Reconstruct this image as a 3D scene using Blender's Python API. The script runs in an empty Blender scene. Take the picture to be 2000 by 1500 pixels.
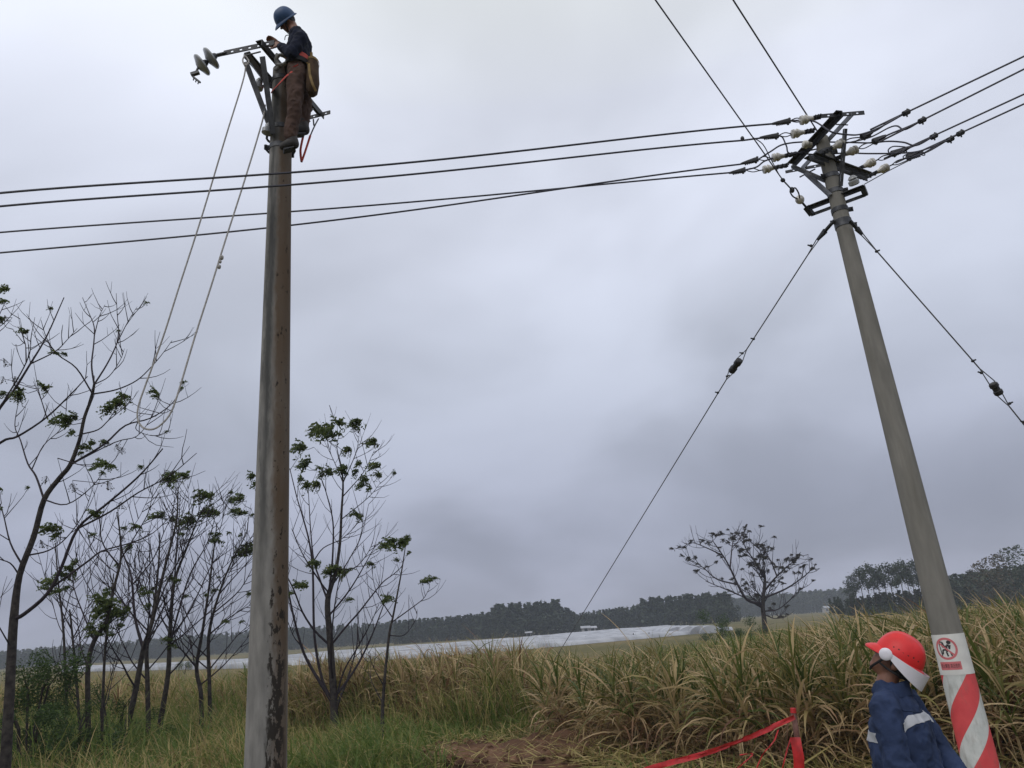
import bpy, bmesh, math, random
import numpy as np
from mathutils import Vector, Matrix, noise
from mathutils.bvhtree import BVHTree

random.seed(7)
rng = np.random.default_rng(11)
scene = bpy.context.scene
COL = scene.collection
R = math.radians

# ------------------------------------------------------------------ camera
F = 1502.0
PITCH, ROLL, CAMZ = R(17.7), R(3.9), 1.8
_f = Vector((0, math.cos(PITCH), math.sin(PITCH)))
_u0 = Vector((0, -math.sin(PITCH), math.cos(PITCH)))
_r0 = Vector((1, 0, 0))
_r = _r0 * math.cos(ROLL) - _u0 * math.sin(ROLL)
_u = _r0 * math.sin(ROLL) + _u0 * math.cos(ROLL)
CAM = Vector((0, 0, CAMZ))
cd = bpy.data.cameras.new('camera')
cam = bpy.data.objects.new('camera', cd)
COL.objects.link(cam)
M = Matrix.Identity(4)
for i in range(3):
    M[i][0], M[i][1], M[i][2], M[i][3] = _r[i], _u[i], -_f[i], CAM[i]
cam.matrix_world = M
cd.sensor_width = 36
cd.lens = F / 2000 * 36
cd.clip_start, cd.clip_end = 0.05, 6000
scene.camera = cam

# ------------------------------------------------------------------ light
scene.view_settings.view_transform = 'Standard'
scene.view_settings.look = 'None'
scene.view_settings.gamma = 1
scene.view_settings.use_curve_mapping = False
scene.view_settings.exposure = 0.0
world = bpy.data.worlds.new('World')
scene.world = world
world.use_nodes = True
SUN_EL, SUN_AZ = R(42), R(-145)     # azimuth from +Y towards +X


def build_world():
    nt = world.node_tree
    N, L = nt.nodes, nt.links
    N.clear()
    out = N.new('ShaderNodeOutputWorld')
    bg = N.new('ShaderNodeBackground')
    bg.inputs['Strength'].default_value = 0.1
    L.new(bg.outputs[0], out.inputs[0])
    sky = N.new('ShaderNodeTexSky')
    sky.sky_type = 'NISHITA'
    sky.sun_disc = False
    sky.sun_elevation = SUN_EL
    sky.sun_rotation = SUN_AZ
    tc = N.new('ShaderNodeTexCoord')
    sep = N.new('ShaderNodeSeparateXYZ')
    L.new(tc.outputs['Generated'], sep.inputs[0])
    ramp = N.new('ShaderNodeValToRGB')
    cr = ramp.color_ramp
    cr.interpolation = 'B_SPLINE'
    stops = [(0.0, (0.328, 0.347, 0.445)), (0.06, (0.342, 0.364, 0.467)), (0.17, (0.405, 0.434, 0.545)),
             (0.32, (0.553, 0.597, 0.708)), (0.46, (0.70, 0.742, 0.87)), (0.62, (0.80, 0.842, 0.965)), (1.0, (1.22, 1.26, 1.38))]
    while len(cr.elements) < len(stops):
        cr.elements.new(0.5)
    for e, (p, c) in zip(cr.elements, stops):
        e.position = p
        e.color = (*c, 1)
    L.new(sep.outputs['Z'], ramp.inputs[0])
    # cloud deck: direction projected on a flat layer overhead
    add = N.new('ShaderNodeMath'); add.operation = 'ADD'; add.inputs[1].default_value = 0.42
    mx = N.new('ShaderNodeMath'); mx.operation = 'MAXIMUM'; mx.inputs[1].default_value = 0.0
    L.new(sep.outputs['Z'], mx.inputs[0]); L.new(mx.outputs[0], add.inputs[0])
    dx = N.new('ShaderNodeMath'); dx.operation = 'DIVIDE'
    dy = N.new('ShaderNodeMath'); dy.operation = 'DIVIDE'
    L.new(sep.outputs['X'], dx.inputs[0]); L.new(add.outputs[0], dx.inputs[1])
    L.new(sep.outputs['Y'], dy.inputs[0]); L.new(add.outputs[0], dy.inputs[1])
    cmb = N.new('ShaderNodeCombineXYZ')
    L.new(dx.outputs[0], cmb.inputs[0]); L.new(dy.outputs[0], cmb.inputs[1])
    n1 = N.new('ShaderNodeTexNoise'); n1.inputs['Scale'].default_value = 1.7
    n1.inputs['Detail'].default_value = 4; n1.inputs['Roughness'].default_value = 0.46
    n1.inputs['Distortion'].default_value = 0.35
    mp = N.new('ShaderNodeMapping'); mp.inputs['Location'].default_value = (3.2, 1.7, 0.0)
    L.new(cmb.outputs[0], mp.inputs[0]); L.new(mp.outputs[0], n1.inputs['Vector'])
    mr = N.new('ShaderNodeMapRange')
    mr.inputs['From Min'].default_value = 0.30; mr.inputs['From Max'].default_value = 0.70
    mr.inputs['To Min'].default_value = 0.79; mr.inputs['To Max'].default_value = 1.15
    mr.interpolation_type = 'SMOOTHSTEP'
    L.new(n1.outputs[0], mr.inputs[0])
    mul = N.new('ShaderNodeVectorMath'); mul.operation = 'MULTIPLY'
    L.new(ramp.outputs[0], mul.inputs[0]); L.new(mr.outputs[0], mul.inputs[1])
    sc = N.new('ShaderNodeVectorMath'); sc.operation = 'SCALE'; sc.inputs['Scale'].default_value = 10.0
    L.new(mul.outputs[0], sc.inputs[0])
    mix = N.new('ShaderNodeMix'); mix.data_type = 'RGBA'
    mix.inputs['Factor'].default_value = 0.96
    L.new(sky.outputs[0], mix.inputs['A']); L.new(sc.outputs[0], mix.inputs['B'])
    L.new(mix.outputs['Result'], bg.inputs['Color'])


build_world()
sl = bpy.data.lights.new('sun', 'SUN')
sl.energy = 0.9
sl.angle = R(40)
sl.color = (1.0, 0.97, 0.92)
so = bpy.data.objects.new('sun', sl)
COL.objects.link(so)
_sd = Vector((math.sin(SUN_AZ) * math.cos(SUN_EL), math.cos(SUN_AZ) * math.cos(SUN_EL), math.sin(SUN_EL)))
so.rotation_euler = _sd.to_track_quat('Z', 'Y').to_euler()
so.location = (0, 0, 40)
scene.cycles.volume_bounces = 1
scene.cycles.volume_step_rate = 4


# ------------------------------------------------------------------ helpers
def ray(px, py):
    return _f + _r * ((px - 1000) / F) + _u * ((750 - py) / F)


def P(px, py, Y):
    d = ray(px, py)
    return CAM + d * (Y / d.y)


def PZ(px, py, z):
    d = ray(px, py)
    return CAM + d * ((z - CAMZ) / d.z)


def tag(o, label=None, cat=None, group=None, kind=None):
    if label: o['label'] = label
    if cat: o['category'] = cat
    if group: o['group'] = group
    if kind: o['kind'] = kind
    return o


def empty(name, loc, label, cat, group=None):
    o = bpy.data.objects.new(name, None)
    COL.objects.link(o)
    o.location = loc
    o.empty_display_size = 0.2
    return tag(o, label, cat, group)


def origin_of(o):
    v = Vector((0, 0, 0))
    while o is not None:
        v += o.location
        o = o.parent
    return v


def link_mesh(name, me, parent=None, loc=None):
    o = bpy.data.objects.new(name, me)
    COL.objects.link(o)
    if parent is not None:
        o.parent = parent
    if loc is not None:
        o.location = loc
    return o


def catmull(pts, k=4):
    pts = [Vector(p) for p in pts]
    if len(pts) < 3:
        return pts
    out = []
    ext = [pts[0] * 2 - pts[1]] + pts + [pts[-1] * 2 - pts[-2]]
    for i in range(1, len(ext) - 2):
        a, b, c, d = ext[i - 1], ext[i], ext[i + 1], ext[i + 2]
        for j in range(k):
            t = j / k
            out.append(0.5 * ((2 * b) + (c - a) * t + (2 * a - 5 * b + 4 * c - d) * t * t + (3 * b - a - 3 * c + d) * t ** 3))
    out.append(pts[-1])
    return out


class MB:
    def __init__(self):
        self.v, self.f, self.tone, self.mi = [], [], None, []

    def tube(self, pts, radii, n=6, cap=True, side=None):
        """radii: number, list of numbers or list of (ra, rb) pairs (ra along side)."""
        pts = [Vector(p) for p in pts]
        m = len(pts)
        if not isinstance(radii, (list, tuple)):
            radii = [radii] * m
        if len(radii) != m:
            radii = [radii[0] + (radii[-1] - radii[0]) * i / (m - 1) for i in range(m)] if len(radii) == 2 else \
                [radii[min(int(i / (m - 1) * (len(radii) - 1)), len(radii) - 1)] for i in range(m)]
        b0 = len(self.v)
        prev = None
        for i, p in enumerate(pts):
            t = (pts[min(i + 1, m - 1)] - pts[max(i - 1, 0)])
            if t.length < 1e-9: t = Vector((0, 0, 1))
            t.normalize()
            ref = Vector(side) if side is not None else (prev if prev is not None else (Vector((0, 0, 1)) if abs(t.z) < 0.9 else Vector((1, 0, 0))))
            a = ref - t * ref.dot(t)
            if a.length < 1e-6:
                a = t.orthogonal()
            a.normalize()
            if side is None: prev = a
            b = t.cross(a)
            ra, rb = radii[i] if isinstance(radii[i], (list, tuple)) else (radii[i], radii[i])
            for k in range(n):
                an = 2 * math.pi * k / n
                self.v.append(p + a * (ra * math.cos(an)) + b * (rb * math.sin(an)))
        for i in range(m - 1):
            for k in range(n):
                k2 = (k + 1) % n
                self.f.append((b0 + i * n + k, b0 + i * n + k2, b0 + (i + 1) * n + k2, b0 + (i + 1) * n + k))
        if cap:
            self.f.append(tuple(b0 + k for k in reversed(range(n))))
            self.f.append(tuple(b0 + (m - 1) * n + k for k in range(n)))
        return self

    def blob_tube(self, pts, radii, n=14, side=None):
        """tube with rounded ends"""
        pts = [Vector(p) for p in pts]
        rr = [r if isinstance(r, (list, tuple)) else (r, r) for r in radii]
        d0 = (pts[0] - pts[1]).normalized()
        d1 = (pts[-1] - pts[-2]).normalized()
        P0, R0 = [], []
        for s in (1.0, 0.8, 0.45):
            c = math.sqrt(max(0.0, 1 - s * s)) if s < 1 else 0.08
            P0.append(pts[0] + d0 * min(rr[0]) * s); R0.append((rr[0][0] * c, rr[0][1] * c))
        P1, R1 = [], []
        for s in (0.45, 0.8, 1.0):
            c = math.sqrt(max(0.0, 1 - s * s)) if s < 1 else 0.08
            P1.append(pts[-1] + d1 * min(rr[-1]) * s); R1.append((rr[-1][0] * c, rr[-1][1] * c))
        return self.tube(P0 + pts + P1, R0 + rr + R1, n, True, side)

    def bar(self, a, b, w, h, up=(0, 0, 1)):
        a, b = Vector(a), Vector(b)
        t = (b - a).normalized()
        up = Vector(up)
        s = t.cross(up)
        if s.length < 1e-6: s = t.orthogonal()
        s.normalize()
        u = s.cross(t)
        b0 = len(self.v)
        for p in (a, b):
            for i, j in ((-1, -1), (1, -1), (1, 1), (-1, 1)):
                self.v.append(p + s * (w / 2 * i) + u * (h / 2 * j))
        for q in ((3, 2, 1, 0), (4, 5, 6, 7), (0, 1, 5, 4), (1, 2, 6, 5), (2, 3, 7, 6), (3, 0, 4, 7)):
            self.f.append(tuple(b0 + k for k in reversed(q)))
        return self

    def angle_bar(self, a, b, w, th=0.007, up=(0, 0, 1), flip=1):
        """rolled steel angle: one leg vertical, one horizontal"""
        a, b = Vector(a), Vector(b)
        t = (b - a).normalized()
        s = t.cross(Vector(up)).normalized()
        u = s.cross(t)
        self.bar(a + s * (flip * w / 2), b + s * (flip * w / 2), th, w, up)
        self.bar(a + u * (w / 2 - th / 2) - s * (th * .5 * flip), b + u * (w / 2 - th / 2) - s * (th * .5 * flip), w - th, th, up)
        return self

    def lathe(self, a, axis, prof, n=12, ref=None):
        a, axis = Vector(a), Vector(axis).normalized()
        pts = [a + axis * t for t, r in prof]
        x = (Vector(ref) if ref is not None else axis.orthogonal())
        x = (x - axis * x.dot(axis)).normalized()
        y = axis.cross(x)
        b0 = len(self.v)
        m = len(prof)
        for p, (t, r) in zip(pts, prof):
            for k in range(n):
                an = 2 * math.pi * k / n
                self.v.append(p + x * (r * math.cos(an)) + y * (r * math.sin(an)))
        for i in range(m - 1):
            for k in range(n):
                k2 = (k + 1) % n
                self.f.append((b0 + i * n + k, b0 + i * n + k2, b0 + (i + 1) * n + k2, b0 + (i + 1) * n + k))
        self.f.append(tuple(b0 + k for k in reversed(range(n))))
        self.f.append(tuple(b0 + (m - 1) * n + k for k in range(n)))
        return self

    def ellipsoid(self, c, rx, ry, rz, rot=None, n=14, m=9):
        c = Vector(c)
        b0 = len(self.v)
        for i in range(m + 1):
            th = math.pi * i / m
            s = max(math.sin(th), 0.02)
            for k in range(n):
                an = 2 * math.pi * k / n
                p = Vector((rx * s * math.cos(an), ry * s * math.sin(an), rz * math.cos(th)))
                if rot is not None: p = rot @ p
                self.v.append(c + p)
        for i in range(m):
            for k in range(n):
                k2 = (k + 1) % n
                self.f.append((b0 + i * n + k, b0 + (i + 1) * n + k, b0 + (i + 1) * n + k2, b0 + i * n + k2))
        self.f.append(tuple(b0 + k for k in range(n)))
        self.f.append(tuple(b0 + m * n + k for k in reversed(range(n))))
        return self

    def quad(self, *ps):
        b0 = len(self.v)
        self.v.extend(Vector(p) for p in ps)
        self.f.append(tuple(range(b0, b0 + len(ps))))
        return self

    def build(self, name, mat, parent=None, smooth=True, tm=None):
        org = origin_of(parent) if parent is not None else Vector((0, 0, 0))
        me = bpy.data.meshes.new(name)
        vs = self.v if tm is None else [tm @ v for v in self.v]
        me.from_pydata([tuple(v - org) for v in vs], [], self.f)
        me.materials.append(mat)
        if smooth:
            me.polygons.foreach_set('use_smooth', [True] * len(me.polygons))
        me.update()
        o = link_mesh(name, me, parent)
        if smooth: sharp(o)
        return o


def sharp(o, ang=40):
    try:
        o.data.set_sharp_from_angle(angle=R(ang))
    except Exception:
        pass


def np_mesh(name, V, Fq, mat, tone=None, parent=None, smooth=False):
    """V (n,3), Fq (m,4) or (m,3) arrays"""
    me = bpy.data.meshes.new(name)
    V = np.asarray(V, np.float32); Fq = np.asarray(Fq, np.int32)
    k = Fq.shape[1]
    me.vertices.add(len(V)); me.vertices.foreach_set('co', V.ravel())
    me.loops.add(Fq.size); me.loops.foreach_set('vertex_index', Fq.ravel())
    me.polygons.add(len(Fq))
    me.polygons.foreach_set('loop_start', np.arange(0, Fq.size, k, dtype=np.int32))
    me.polygons.foreach_set('loop_total', np.full(len(Fq), k, np.int32))
    if smooth:
        me.polygons.foreach_set('use_smooth', np.ones(len(Fq), bool))
    me.materials.append(mat)
    if tone is not None:
        a = me.attributes.new('tone', 'FLOAT', 'POINT')
        a.data.foreach_set('value', np.asarray(tone, np.float32))
    me.update(calc_edges=True)
    return link_mesh(name, me, parent)


# ------------------------------------------------------------------ materials
def mat_new(name):
    m = bpy.data.materials.new(name)
    m.use_nodes = True
    nt = m.node_tree
    b = nt.nodes['Principled BSDF']
    return m, nt.nodes, nt.links, b


def simple(name, col, rough=0.6, metal=0.0, var=0.15, scale=8.0, bump=0.0, spec=0.5, col2=None, coat=0.0, detail=4):
    m, N, L, b = mat_new(name)
    b.inputs['Roughness'].default_value = rough
    b.inputs['Metallic'].default_value = metal
    b.inputs['Specular IOR Level'].default_value = spec
    b.inputs['Coat Weight'].default_value = coat
    tc = N.new('ShaderNodeTexCoord')
    nz = N.new('ShaderNodeTexNoise'); nz.inputs['Scale'].default_value = scale; nz.inputs['Detail'].default_value = detail
    L.new(tc.outputs['Object'], nz.inputs['Vector'])
    rp = N.new('ShaderNodeValToRGB')
    c2 = col2 if col2 is not None else tuple(min(1, c * (1 + var)) for c in col)
    c1 = col if col2 is not None else tuple(c * (1 - var) for c in col)
    rp.color_ramp.elements[0].position = 0.35; rp.color_ramp.elements[0].color = (*c1, 1)
    rp.color_ramp.elements[1].position = 0.65; rp.color_ramp.elements[1].color = (*c2, 1)
    L.new(nz.outputs[0], rp.inputs[0]); L.new(rp.outputs[0], b.inputs['Base Color'])
    if bump > 0:
        bp = N.new('ShaderNodeBump'); bp.inputs['Strength'].default_value = bump; bp.inputs['Distance'].default_value = 0.02
        nb = N.new('ShaderNodeTexNoise'); nb.inputs['Scale'].default_value = scale * 3; nb.inputs['Detail'].default_value = 5
        L.new(tc.outputs['Object'], nb.inputs['Vector'])
        L.new(nb.outputs[0], bp.inputs['Height']); L.new(bp.outputs[0], b.inputs['Normal'])
    return m


def leafy(name, stops, trans=0.3, rough=0.55):
    m, N, L, b = mat_new(name)
    b.inputs['Roughness'].default_value = rough
    b.inputs['Specular IOR Level'].default_value = 0.25
    at = N.new('ShaderNodeAttribute'); at.attribute_name = 'tone'
    rp = N.new('ShaderNodeValToRGB')
    while len(rp.color_ramp.elements) < len(stops):
        rp.color_ramp.elements.new(0.5)
    for e, (p, c) in zip(rp.color_ramp.elements, stops):
        e.position = p; e.color = (*c, 1)
    L.new(at.outputs['Fac'], rp.inputs[0])
    L.new(rp.outputs[0], b.inputs['Base Color'])
    if trans > 0:
        tr = N.new('ShaderNodeBsdfTranslucent')
        L.new(rp.outputs[0], tr.inputs[0])
        mx = N.new('ShaderNodeMixShader'); mx.inputs[0].default_value = trans
        L.new(b.outputs[0], mx.inputs[1]); L.new(tr.outputs[0], mx.inputs[2])
        L.new(mx.outputs[0], N['Material Output'].inputs[0])
    return m


MT = {}
MT['steel'] = simple('galvanised_steel', (0.06, 0.062, 0.067), 0.5, 0.5, 0.35, 14, 0.1)
MT['dark_steel'] = simple('weathered_steel', (0.035, 0.036, 0.04), 0.55, 0.4, 0.4, 14, 0.1)
MT['grey_steel'] = simple('bright_galvanised_steel', (0.13, 0.135, 0.15), 0.45, 0.5, 0.25, 14, 0.08)
MT['porcelain'] = simple('white_porcelain', (0.47, 0.455, 0.42), 0.25, 0, 0.3, 25, 0.0, 0.5, coat=0.3)
MT['grey_porcelain'] = simple('grey_glazed_porcelain', (0.27, 0.28, 0.29), 0.25, 0, 0.2, 18, coat=0.3)
MT['wire'] = simple('black_wire_insulation', (0.018, 0.018, 0.035), 0.5, 0, 0.2, 6)
MT['wire_grey'] = simple('stranded_steel_wire', (0.13, 0.13, 0.14), 0.5, 0.4, 0.2, 6)
MT['rubber'] = simple('black_clamp_plastic', (0.018, 0.018, 0.02), 0.55, 0, 0.3, 10)
MT['rope'] = simple('pale_twisted_rope', (0.33, 0.315, 0.30), 0.9, 0, 0.25, 60)
MT['bark'] = simple('dark_bark', (0.024, 0.020, 0.021), 0.9, 0, 0.0, 14, 0.6, 0.2, col2=(0.062, 0.054, 0.048))
MT['twig'] = simple('twig_bark', (0.035, 0.028, 0.034), 0.85, 0, 0.25, 9, 0.0, 0.2)
MT['pale_bark'] = simple('pale_bark', (0.045, 0.04, 0.034), 0.9, 0, 0.3, 4, 0.2, 0.2)
MT['leaf'] = leafy('chinaberry_leaves', [(0.0, (0.052, 0.076, 0.024)), (0.6, (0.098, 0.132, 0.041)), (0.85, (0.182, 0.209, 0.060)), (1.0, (0.260, 0.270, 0.060))], 0.4)
MT['bush'] = leafy('bush_leaves', [(0.0, (0.026, 0.047, 0.013)), (0.6, (0.048, 0.085, 0.022)), (1.0, (0.102, 0.156, 0.033))], 0.25)
MT['cotton'] = leafy('dark_dry_leaves', [(0.0, (0.028, 0.026, 0.024)), (1.0, (0.07, 0.06, 0.045))], 0.2)
MT['euca'] = leafy('eucalyptus_leaves', [(0.0, (0.027, 0.041, 0.027)), (0.6, (0.043, 0.061, 0.036)), (1.0, (0.068, 0.087, 0.050))], 0.2)
MT['brown_tree'] = leafy('brownish_leaves', [(0.0, (0.04, 0.04, 0.025)), (1.0, (0.10, 0.08, 0.05))], 0.2)
MT['cane'] = leafy('sugarcane_leaves', [(0.0, (0.052, 0.081, 0.016)), (0.2, (0.098, 0.125, 0.028)), (0.42, (0.229, 0.199, 0.066)),
                                        (0.6, (0.413, 0.307, 0.153)), (0.82, (0.538, 0.396, 0.230)), (0.93, (0.252, 0.140, 0.076)), (1.0, (0.149, 0.079, 0.047))], 0.34, 0.5)
MT['grass'] = leafy('grass_blades', [(0.0, (0.070, 0.127, 0.026)), (0.4, (0.139, 0.190, 0.043)), (0.62, (0.314, 0.268, 0.093)),
                                     (0.85, (0.462, 0.370, 0.169)), (1.0, (0.259, 0.176, 0.084))], 0.4, 0.6)
MT['berry'] = simple('dry_berries', (0.05, 0.045, 0.04), 0.7)
MT['white_film'] = simple('white_plastic_film', (0.20, 0.205, 0.225), 0.35, 0, 0.0, 0.35, 0.5, 0.5, col2=(0.42, 0.43, 0.46))
MT['house_wall'] = simple('whitewashed_wall', (0.36, 0.36, 0.37), 0.8, 0, 0.1, 1)
MT['house_roof'] = simple('grey_roof_sheet', (0.30, 0.31, 0.34), 0.6, 0, 0.15, 1)
MT['pane'] = simple('dark_window_glass', (0.03, 0.035, 0.04), 0.2)
MT['soil'] = simple('red_brown_soil', (0.075, 0.042, 0.028), 0.95, 0, 0, 2.2, 0.8, 0.1, col2=(0.17, 0.095, 0.06), detail=8)
MT['skin'] = simple('tanned_skin', (0.20, 0.095, 0.062), 0.5, 0, 0.12, 20, 0.05, 0.4)
MT['hair'] = simple('black_hair', (0.012, 0.011, 0.011), 0.6, 0, 0.3, 80, 0.3)
MT['eye'] = simple('eye_white', (0.5, 0.48, 0.45), 0.2, 0, 0.05)
MT['blue_cloth'] = simple('navy_work_cloth', (0.024, 0.038, 0.086), 0.85, 0, 0.25, 6, 0.35, 0.2)
MT['reflective'] = simple('grey_reflective_strip', (0.42, 0.43, 0.46), 0.5, 0, 0.08, 30)
MT['red_shell'] = simple('red_helmet_plastic', (0.62, 0.024, 0.026), 0.42, 0, 0.10, 14, 0.02, 0.35)
MT['white_plastic'] = simple('white_visor_plastic', (0.72, 0.70, 0.76), 0.35, 0, 0.04, 12)
MT['black_strap'] = simple('black_webbing', (0.012, 0.012, 0.014), 0.8, 0, 0.2, 40)
MT['blue_shell'] = simple('blue_helmet_plastic', (0.010, 0.050, 0.14), 0.5, 0, 0.08, 10)
MT['dark_cloth'] = simple('dark_navy_jacket_cloth', (0.007, 0.010, 0.024), 0.85, 0, 0.3, 12, 0.25, 0.2)
MT['khaki'] = simple('brown_trouser_cloth', (0.07, 0.043, 0.034), 0.9, 0, 0.25, 9, 0.3, 0.2)
MT['boot'] = simple('dark_boot_rubber', (0.022, 0.018, 0.016), 0.7, 0, 0.3, 15)
MT['grey_rope'] = simple('grey_rope_cloth', (0.17, 0.17, 0.165), 0.9, 0, 0.3, 50)
MT['red_web'] = simple('red_orange_webbing', (0.42, 0.045, 0.03), 0.75, 0, 0.2, 20)
MT['bag'] = simple('brown_canvas_bag', (0.075, 0.048, 0.03), 0.9, 0, 0.25, 14, 0.2, 0.2)
MT['bag_trim'] = simple('tan_bag_strap', (0.22, 0.145, 0.05), 0.8, 0, 0.2, 20)
MT['red_tape'] = simple('red_barrier_tape', (0.46, 0.016, 0.018), 0.5, 0, 0.25, 12)
MT['stake'] = simple('weathered_red_stake', (0.13, 0.055, 0.045), 0.8, 0, 0.0, 12, 0.3, 0.3, col2=(0.24, 0.13, 0.11))
MT['sign_white'] = simple('white_sign_film', (0.66, 0.65, 0.62), 0.5, 0, 0.07, 10)
MT['sign_red'] = simple('sign_red_print', (0.56, 0.15, 0.16), 0.5, 0, 0.08, 10)
MT['sign_black'] = simple('sign_black_print', (0.02, 0.02, 0.022), 0.5, 0, 0.1, 10)


def ground_mat():
    m, N, L, b = mat_new('field_ground')
    b.inputs['Roughness'].default_value = 0.95
    b.inputs['Specular IOR Level'].default_value = 0.1
    tc = N.new('ShaderNodeTexCoord')
    def nz(scale, detail=6):
        n = N.new('ShaderNodeTexNoise'); n.inputs['Scale'].default_value = scale; n.inputs['Detail'].default_value = detail
        L.new(tc.outputs['Object'], n.inputs['Vector']); return n
    n1, n2 = nz(0.035), nz(1.4, 8)
    r1 = N.new('ShaderNodeValToRGB')
    e = r1.color_ramp.elements
    e[0].position = 0.38; e[0].color = (0.105, 0.105, 0.045, 1)
    e[1].position = 0.62; e[1].color = (0.19, 0.158, 0.08, 1)
    L.new(n1.outputs[0], r1.inputs[0])
    r2 = N.new('ShaderNodeValToRGB')
    e = r2.color_ramp.elements
    e[0].position = 0.3; e[0].color = (0.5, 0.5, 0.5, 1)
    e[1].position = 0.7; e[1].color = (1.25, 1.2, 1.1, 1)
    L.new(n2.outputs[0], r2.inputs[0])
    mu = N.new('ShaderNodeMix'); mu.data_type = 'RGBA'; mu.blend_type = 'MULTIPLY'; mu.inputs['Factor'].default_value = 1
    L.new(r1.outputs[0], mu.inputs['A']); L.new(r2.outputs[0], mu.inputs['B'])
    L.new(mu.outputs['Result'], b.inputs['Base Color'])
    return m


MT['ground'] = ground_mat()


def math_node(N, op, a=None, b=None, clamp=False):
    n = N.new('ShaderNodeMath'); n.operation = op; n.use_clamp = clamp
    for i, v in enumerate((a, b)):
        if v is None: continue
        if isinstance(v, (int, float)): n.inputs[i].default_value = v
        else: n.id_data.links.new(v, n.inputs[i])
    return n.outputs[0]


def concrete_mat(name, stained):
    """pole concrete; local x runs across the pole as its stained side faces the road, z up"""
    m, N, L, b = mat_new(name)
    b.inputs['Roughness'].default_value = 0.9
    b.inputs['Specular IOR Level'].default_value = 0.2
    tc = N.new('ShaderNodeTexCoord')
    sep = N.new('ShaderNodeSeparateXYZ'); L.new(tc.outputs['Object'], sep.inputs[0])
    def nz(sc, det, vec=None, rough=0.55):
        n = N.new('ShaderNodeTexNoise'); n.inputs['Detail'].default_value = det; n.inputs['Scale'].default_value = 1
        n.inputs['Roughness'].default_value = rough
        mp = N.new('ShaderNodeMapping'); mp.inputs['Scale'].default_value = sc
        L.new(tc.outputs['Object'], mp.inputs[0]); L.new(mp.outputs[0], n.inputs['Vector'])
        return n.outputs[0]
    def ramp(fac, c0, c1, p0, p1):
        r = N.new('ShaderNodeValToRGB')
        r.color_ramp.elements[0].position = p0; r.color_ramp.elements[0].color = (*c0, 1)
        r.color_ramp.elements[1].position = p1; r.color_ramp.elements[1].color = (*c1, 1)
        L.new(fac, r.inputs[0]); return r.outputs[0]
    def mixc(fac, a, c):
        x = N.new('ShaderNodeMix'); x.data_type = 'RGBA'
        L.new(fac, x.inputs['Factor']); L.new(a, x.inputs['A'])
        if isinstance(c, tuple): x.inputs['B'].default_value = (*c, 1)
        else: L.new(c, x.inputs['B'])
        return x.outputs['Result']
    def smooth(v, a, c):
        r = N.new('ShaderNodeMapRange'); r.interpolation_type = 'SMOOTHSTEP'
        L.new(v, r.inputs[0]); r.inputs['From Min'].default_value = a; r.inputs['From Max'].default_value = c
        return r.outputs[0]
    base = ramp(nz((14, 14, 3), 6), (0.13, 0.125, 0.118) if stained else (0.165, 0.158, 0.142), (0.26, 0.25, 0.235) if stained else (0.23, 0.219, 0.197), 0.3, 0.7)
    if stained:
        z = sep.outputs['Z']
        rad = math_node(N, 'SUBTRACT', 0.170, math_node(N, 'MULTIPLY', z, 0.0103))
        u = math_node(N, 'DIVIDE', sep.outputs['X'], rad)
        wob = math_node(N, 'ADD', math_node(N, 'MULTIPLY', math_node(N, 'SUBTRACT', nz((9, 9, 1.0), 6), 0.5), 0.45), math_node(N, 'MULTIPLY', math_node(N, 'SUBTRACT', nz((45, 45, 14), 6), 0.5), 0.5))
        uw = math_node(N, 'ADD', u, wob)
        front = smooth(math_node(N, 'MULTIPLY', sep.outputs['Y'], -1), -0.06, 0.03)
        # brown water stain on the right flank
        ub = math_node(N, 'ADD', uw, math_node(N, 'MULTIPLY', smooth(z, 0.8, 5.5), 0.42))
        brown = math_node(N, 'MULTIPLY', smooth(ub, 0.30, 0.85), front)
        brown = math_node(N, 'MULTIPLY', brown, math_node(N, 'ADD', 0.50, math_node(N, 'MULTIPLY', nz((7, 7, 1.1), 6), 0.8)), True)
        col = mixc(brown, base, (0.105, 0.074, 0.05))
        # dark grey algae streak left of centre, thinning out towards the ground
        streak = math_node(N, 'MULTIPLY', smooth(uw, -0.85, -0.35), math_node(N, 'SUBTRACT', 1.0, smooth(uw, -0.2, 0.25)))
        streak = math_node(N, 'MULTIPLY', streak, smooth(z, 1.9, 3.4))
        streak = math_node(N, 'MULTIPLY', streak, smooth(nz((10, 10, 0.8), 6), 0.28, 0.52))
        streak = math_node(N, 'MULTIPLY', streak, front)
        col = mixc(math_node(N, 'MULTIPLY', streak, 0.85), col, (0.045, 0.046, 0.046))
        # light on the left flank, painted in as a patchy paler tone
        pale = math_node(N, 'MULTIPLY', math_node(N, 'SUBTRACT', 1.0, smooth(uw, -0.9, -0.2)), smooth(nz((9, 9, 2.5), 5), 0.4, 0.65))
        col = mixc(math_node(N, 'MULTIPLY', pale, 0.45), col, (0.30, 0.29, 0.275))
        # black flaking patches on the right flank, heaviest low down
        patch = nz((20, 20, 9), 8, rough=0.68)
        low = smooth(z, 3.1, 1.0)
        thr = math_node(N, 'ADD', patch, math_node(N, 'MULTIPLY', low, 0.145))
        black = math_node(N, 'MULTIPLY', smooth(thr, 0.60, 0.63), smooth(uw, 0.25, 0.42))
        black = math_node(N, 'MULTIPLY', black, front)
        black = math_node(N, 'MULTIPLY', black, math_node(N, 'SUBTRACT', 1.0, smooth(u, 0.9, 1.02)))
        col = mixc(math_node(N, 'MULTIPLY', black, 0.93), col, (0.022, 0.018, 0.015))
    else:
        st = smooth(nz((12, 12, 0.7), 6), 0.45, 0.75)
        col = mixc(math_node(N, 'MULTIPLY', st, 0.35), base, (0.13, 0.12, 0.095))
    L.new(col, b.inputs['Base Color'])
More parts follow.
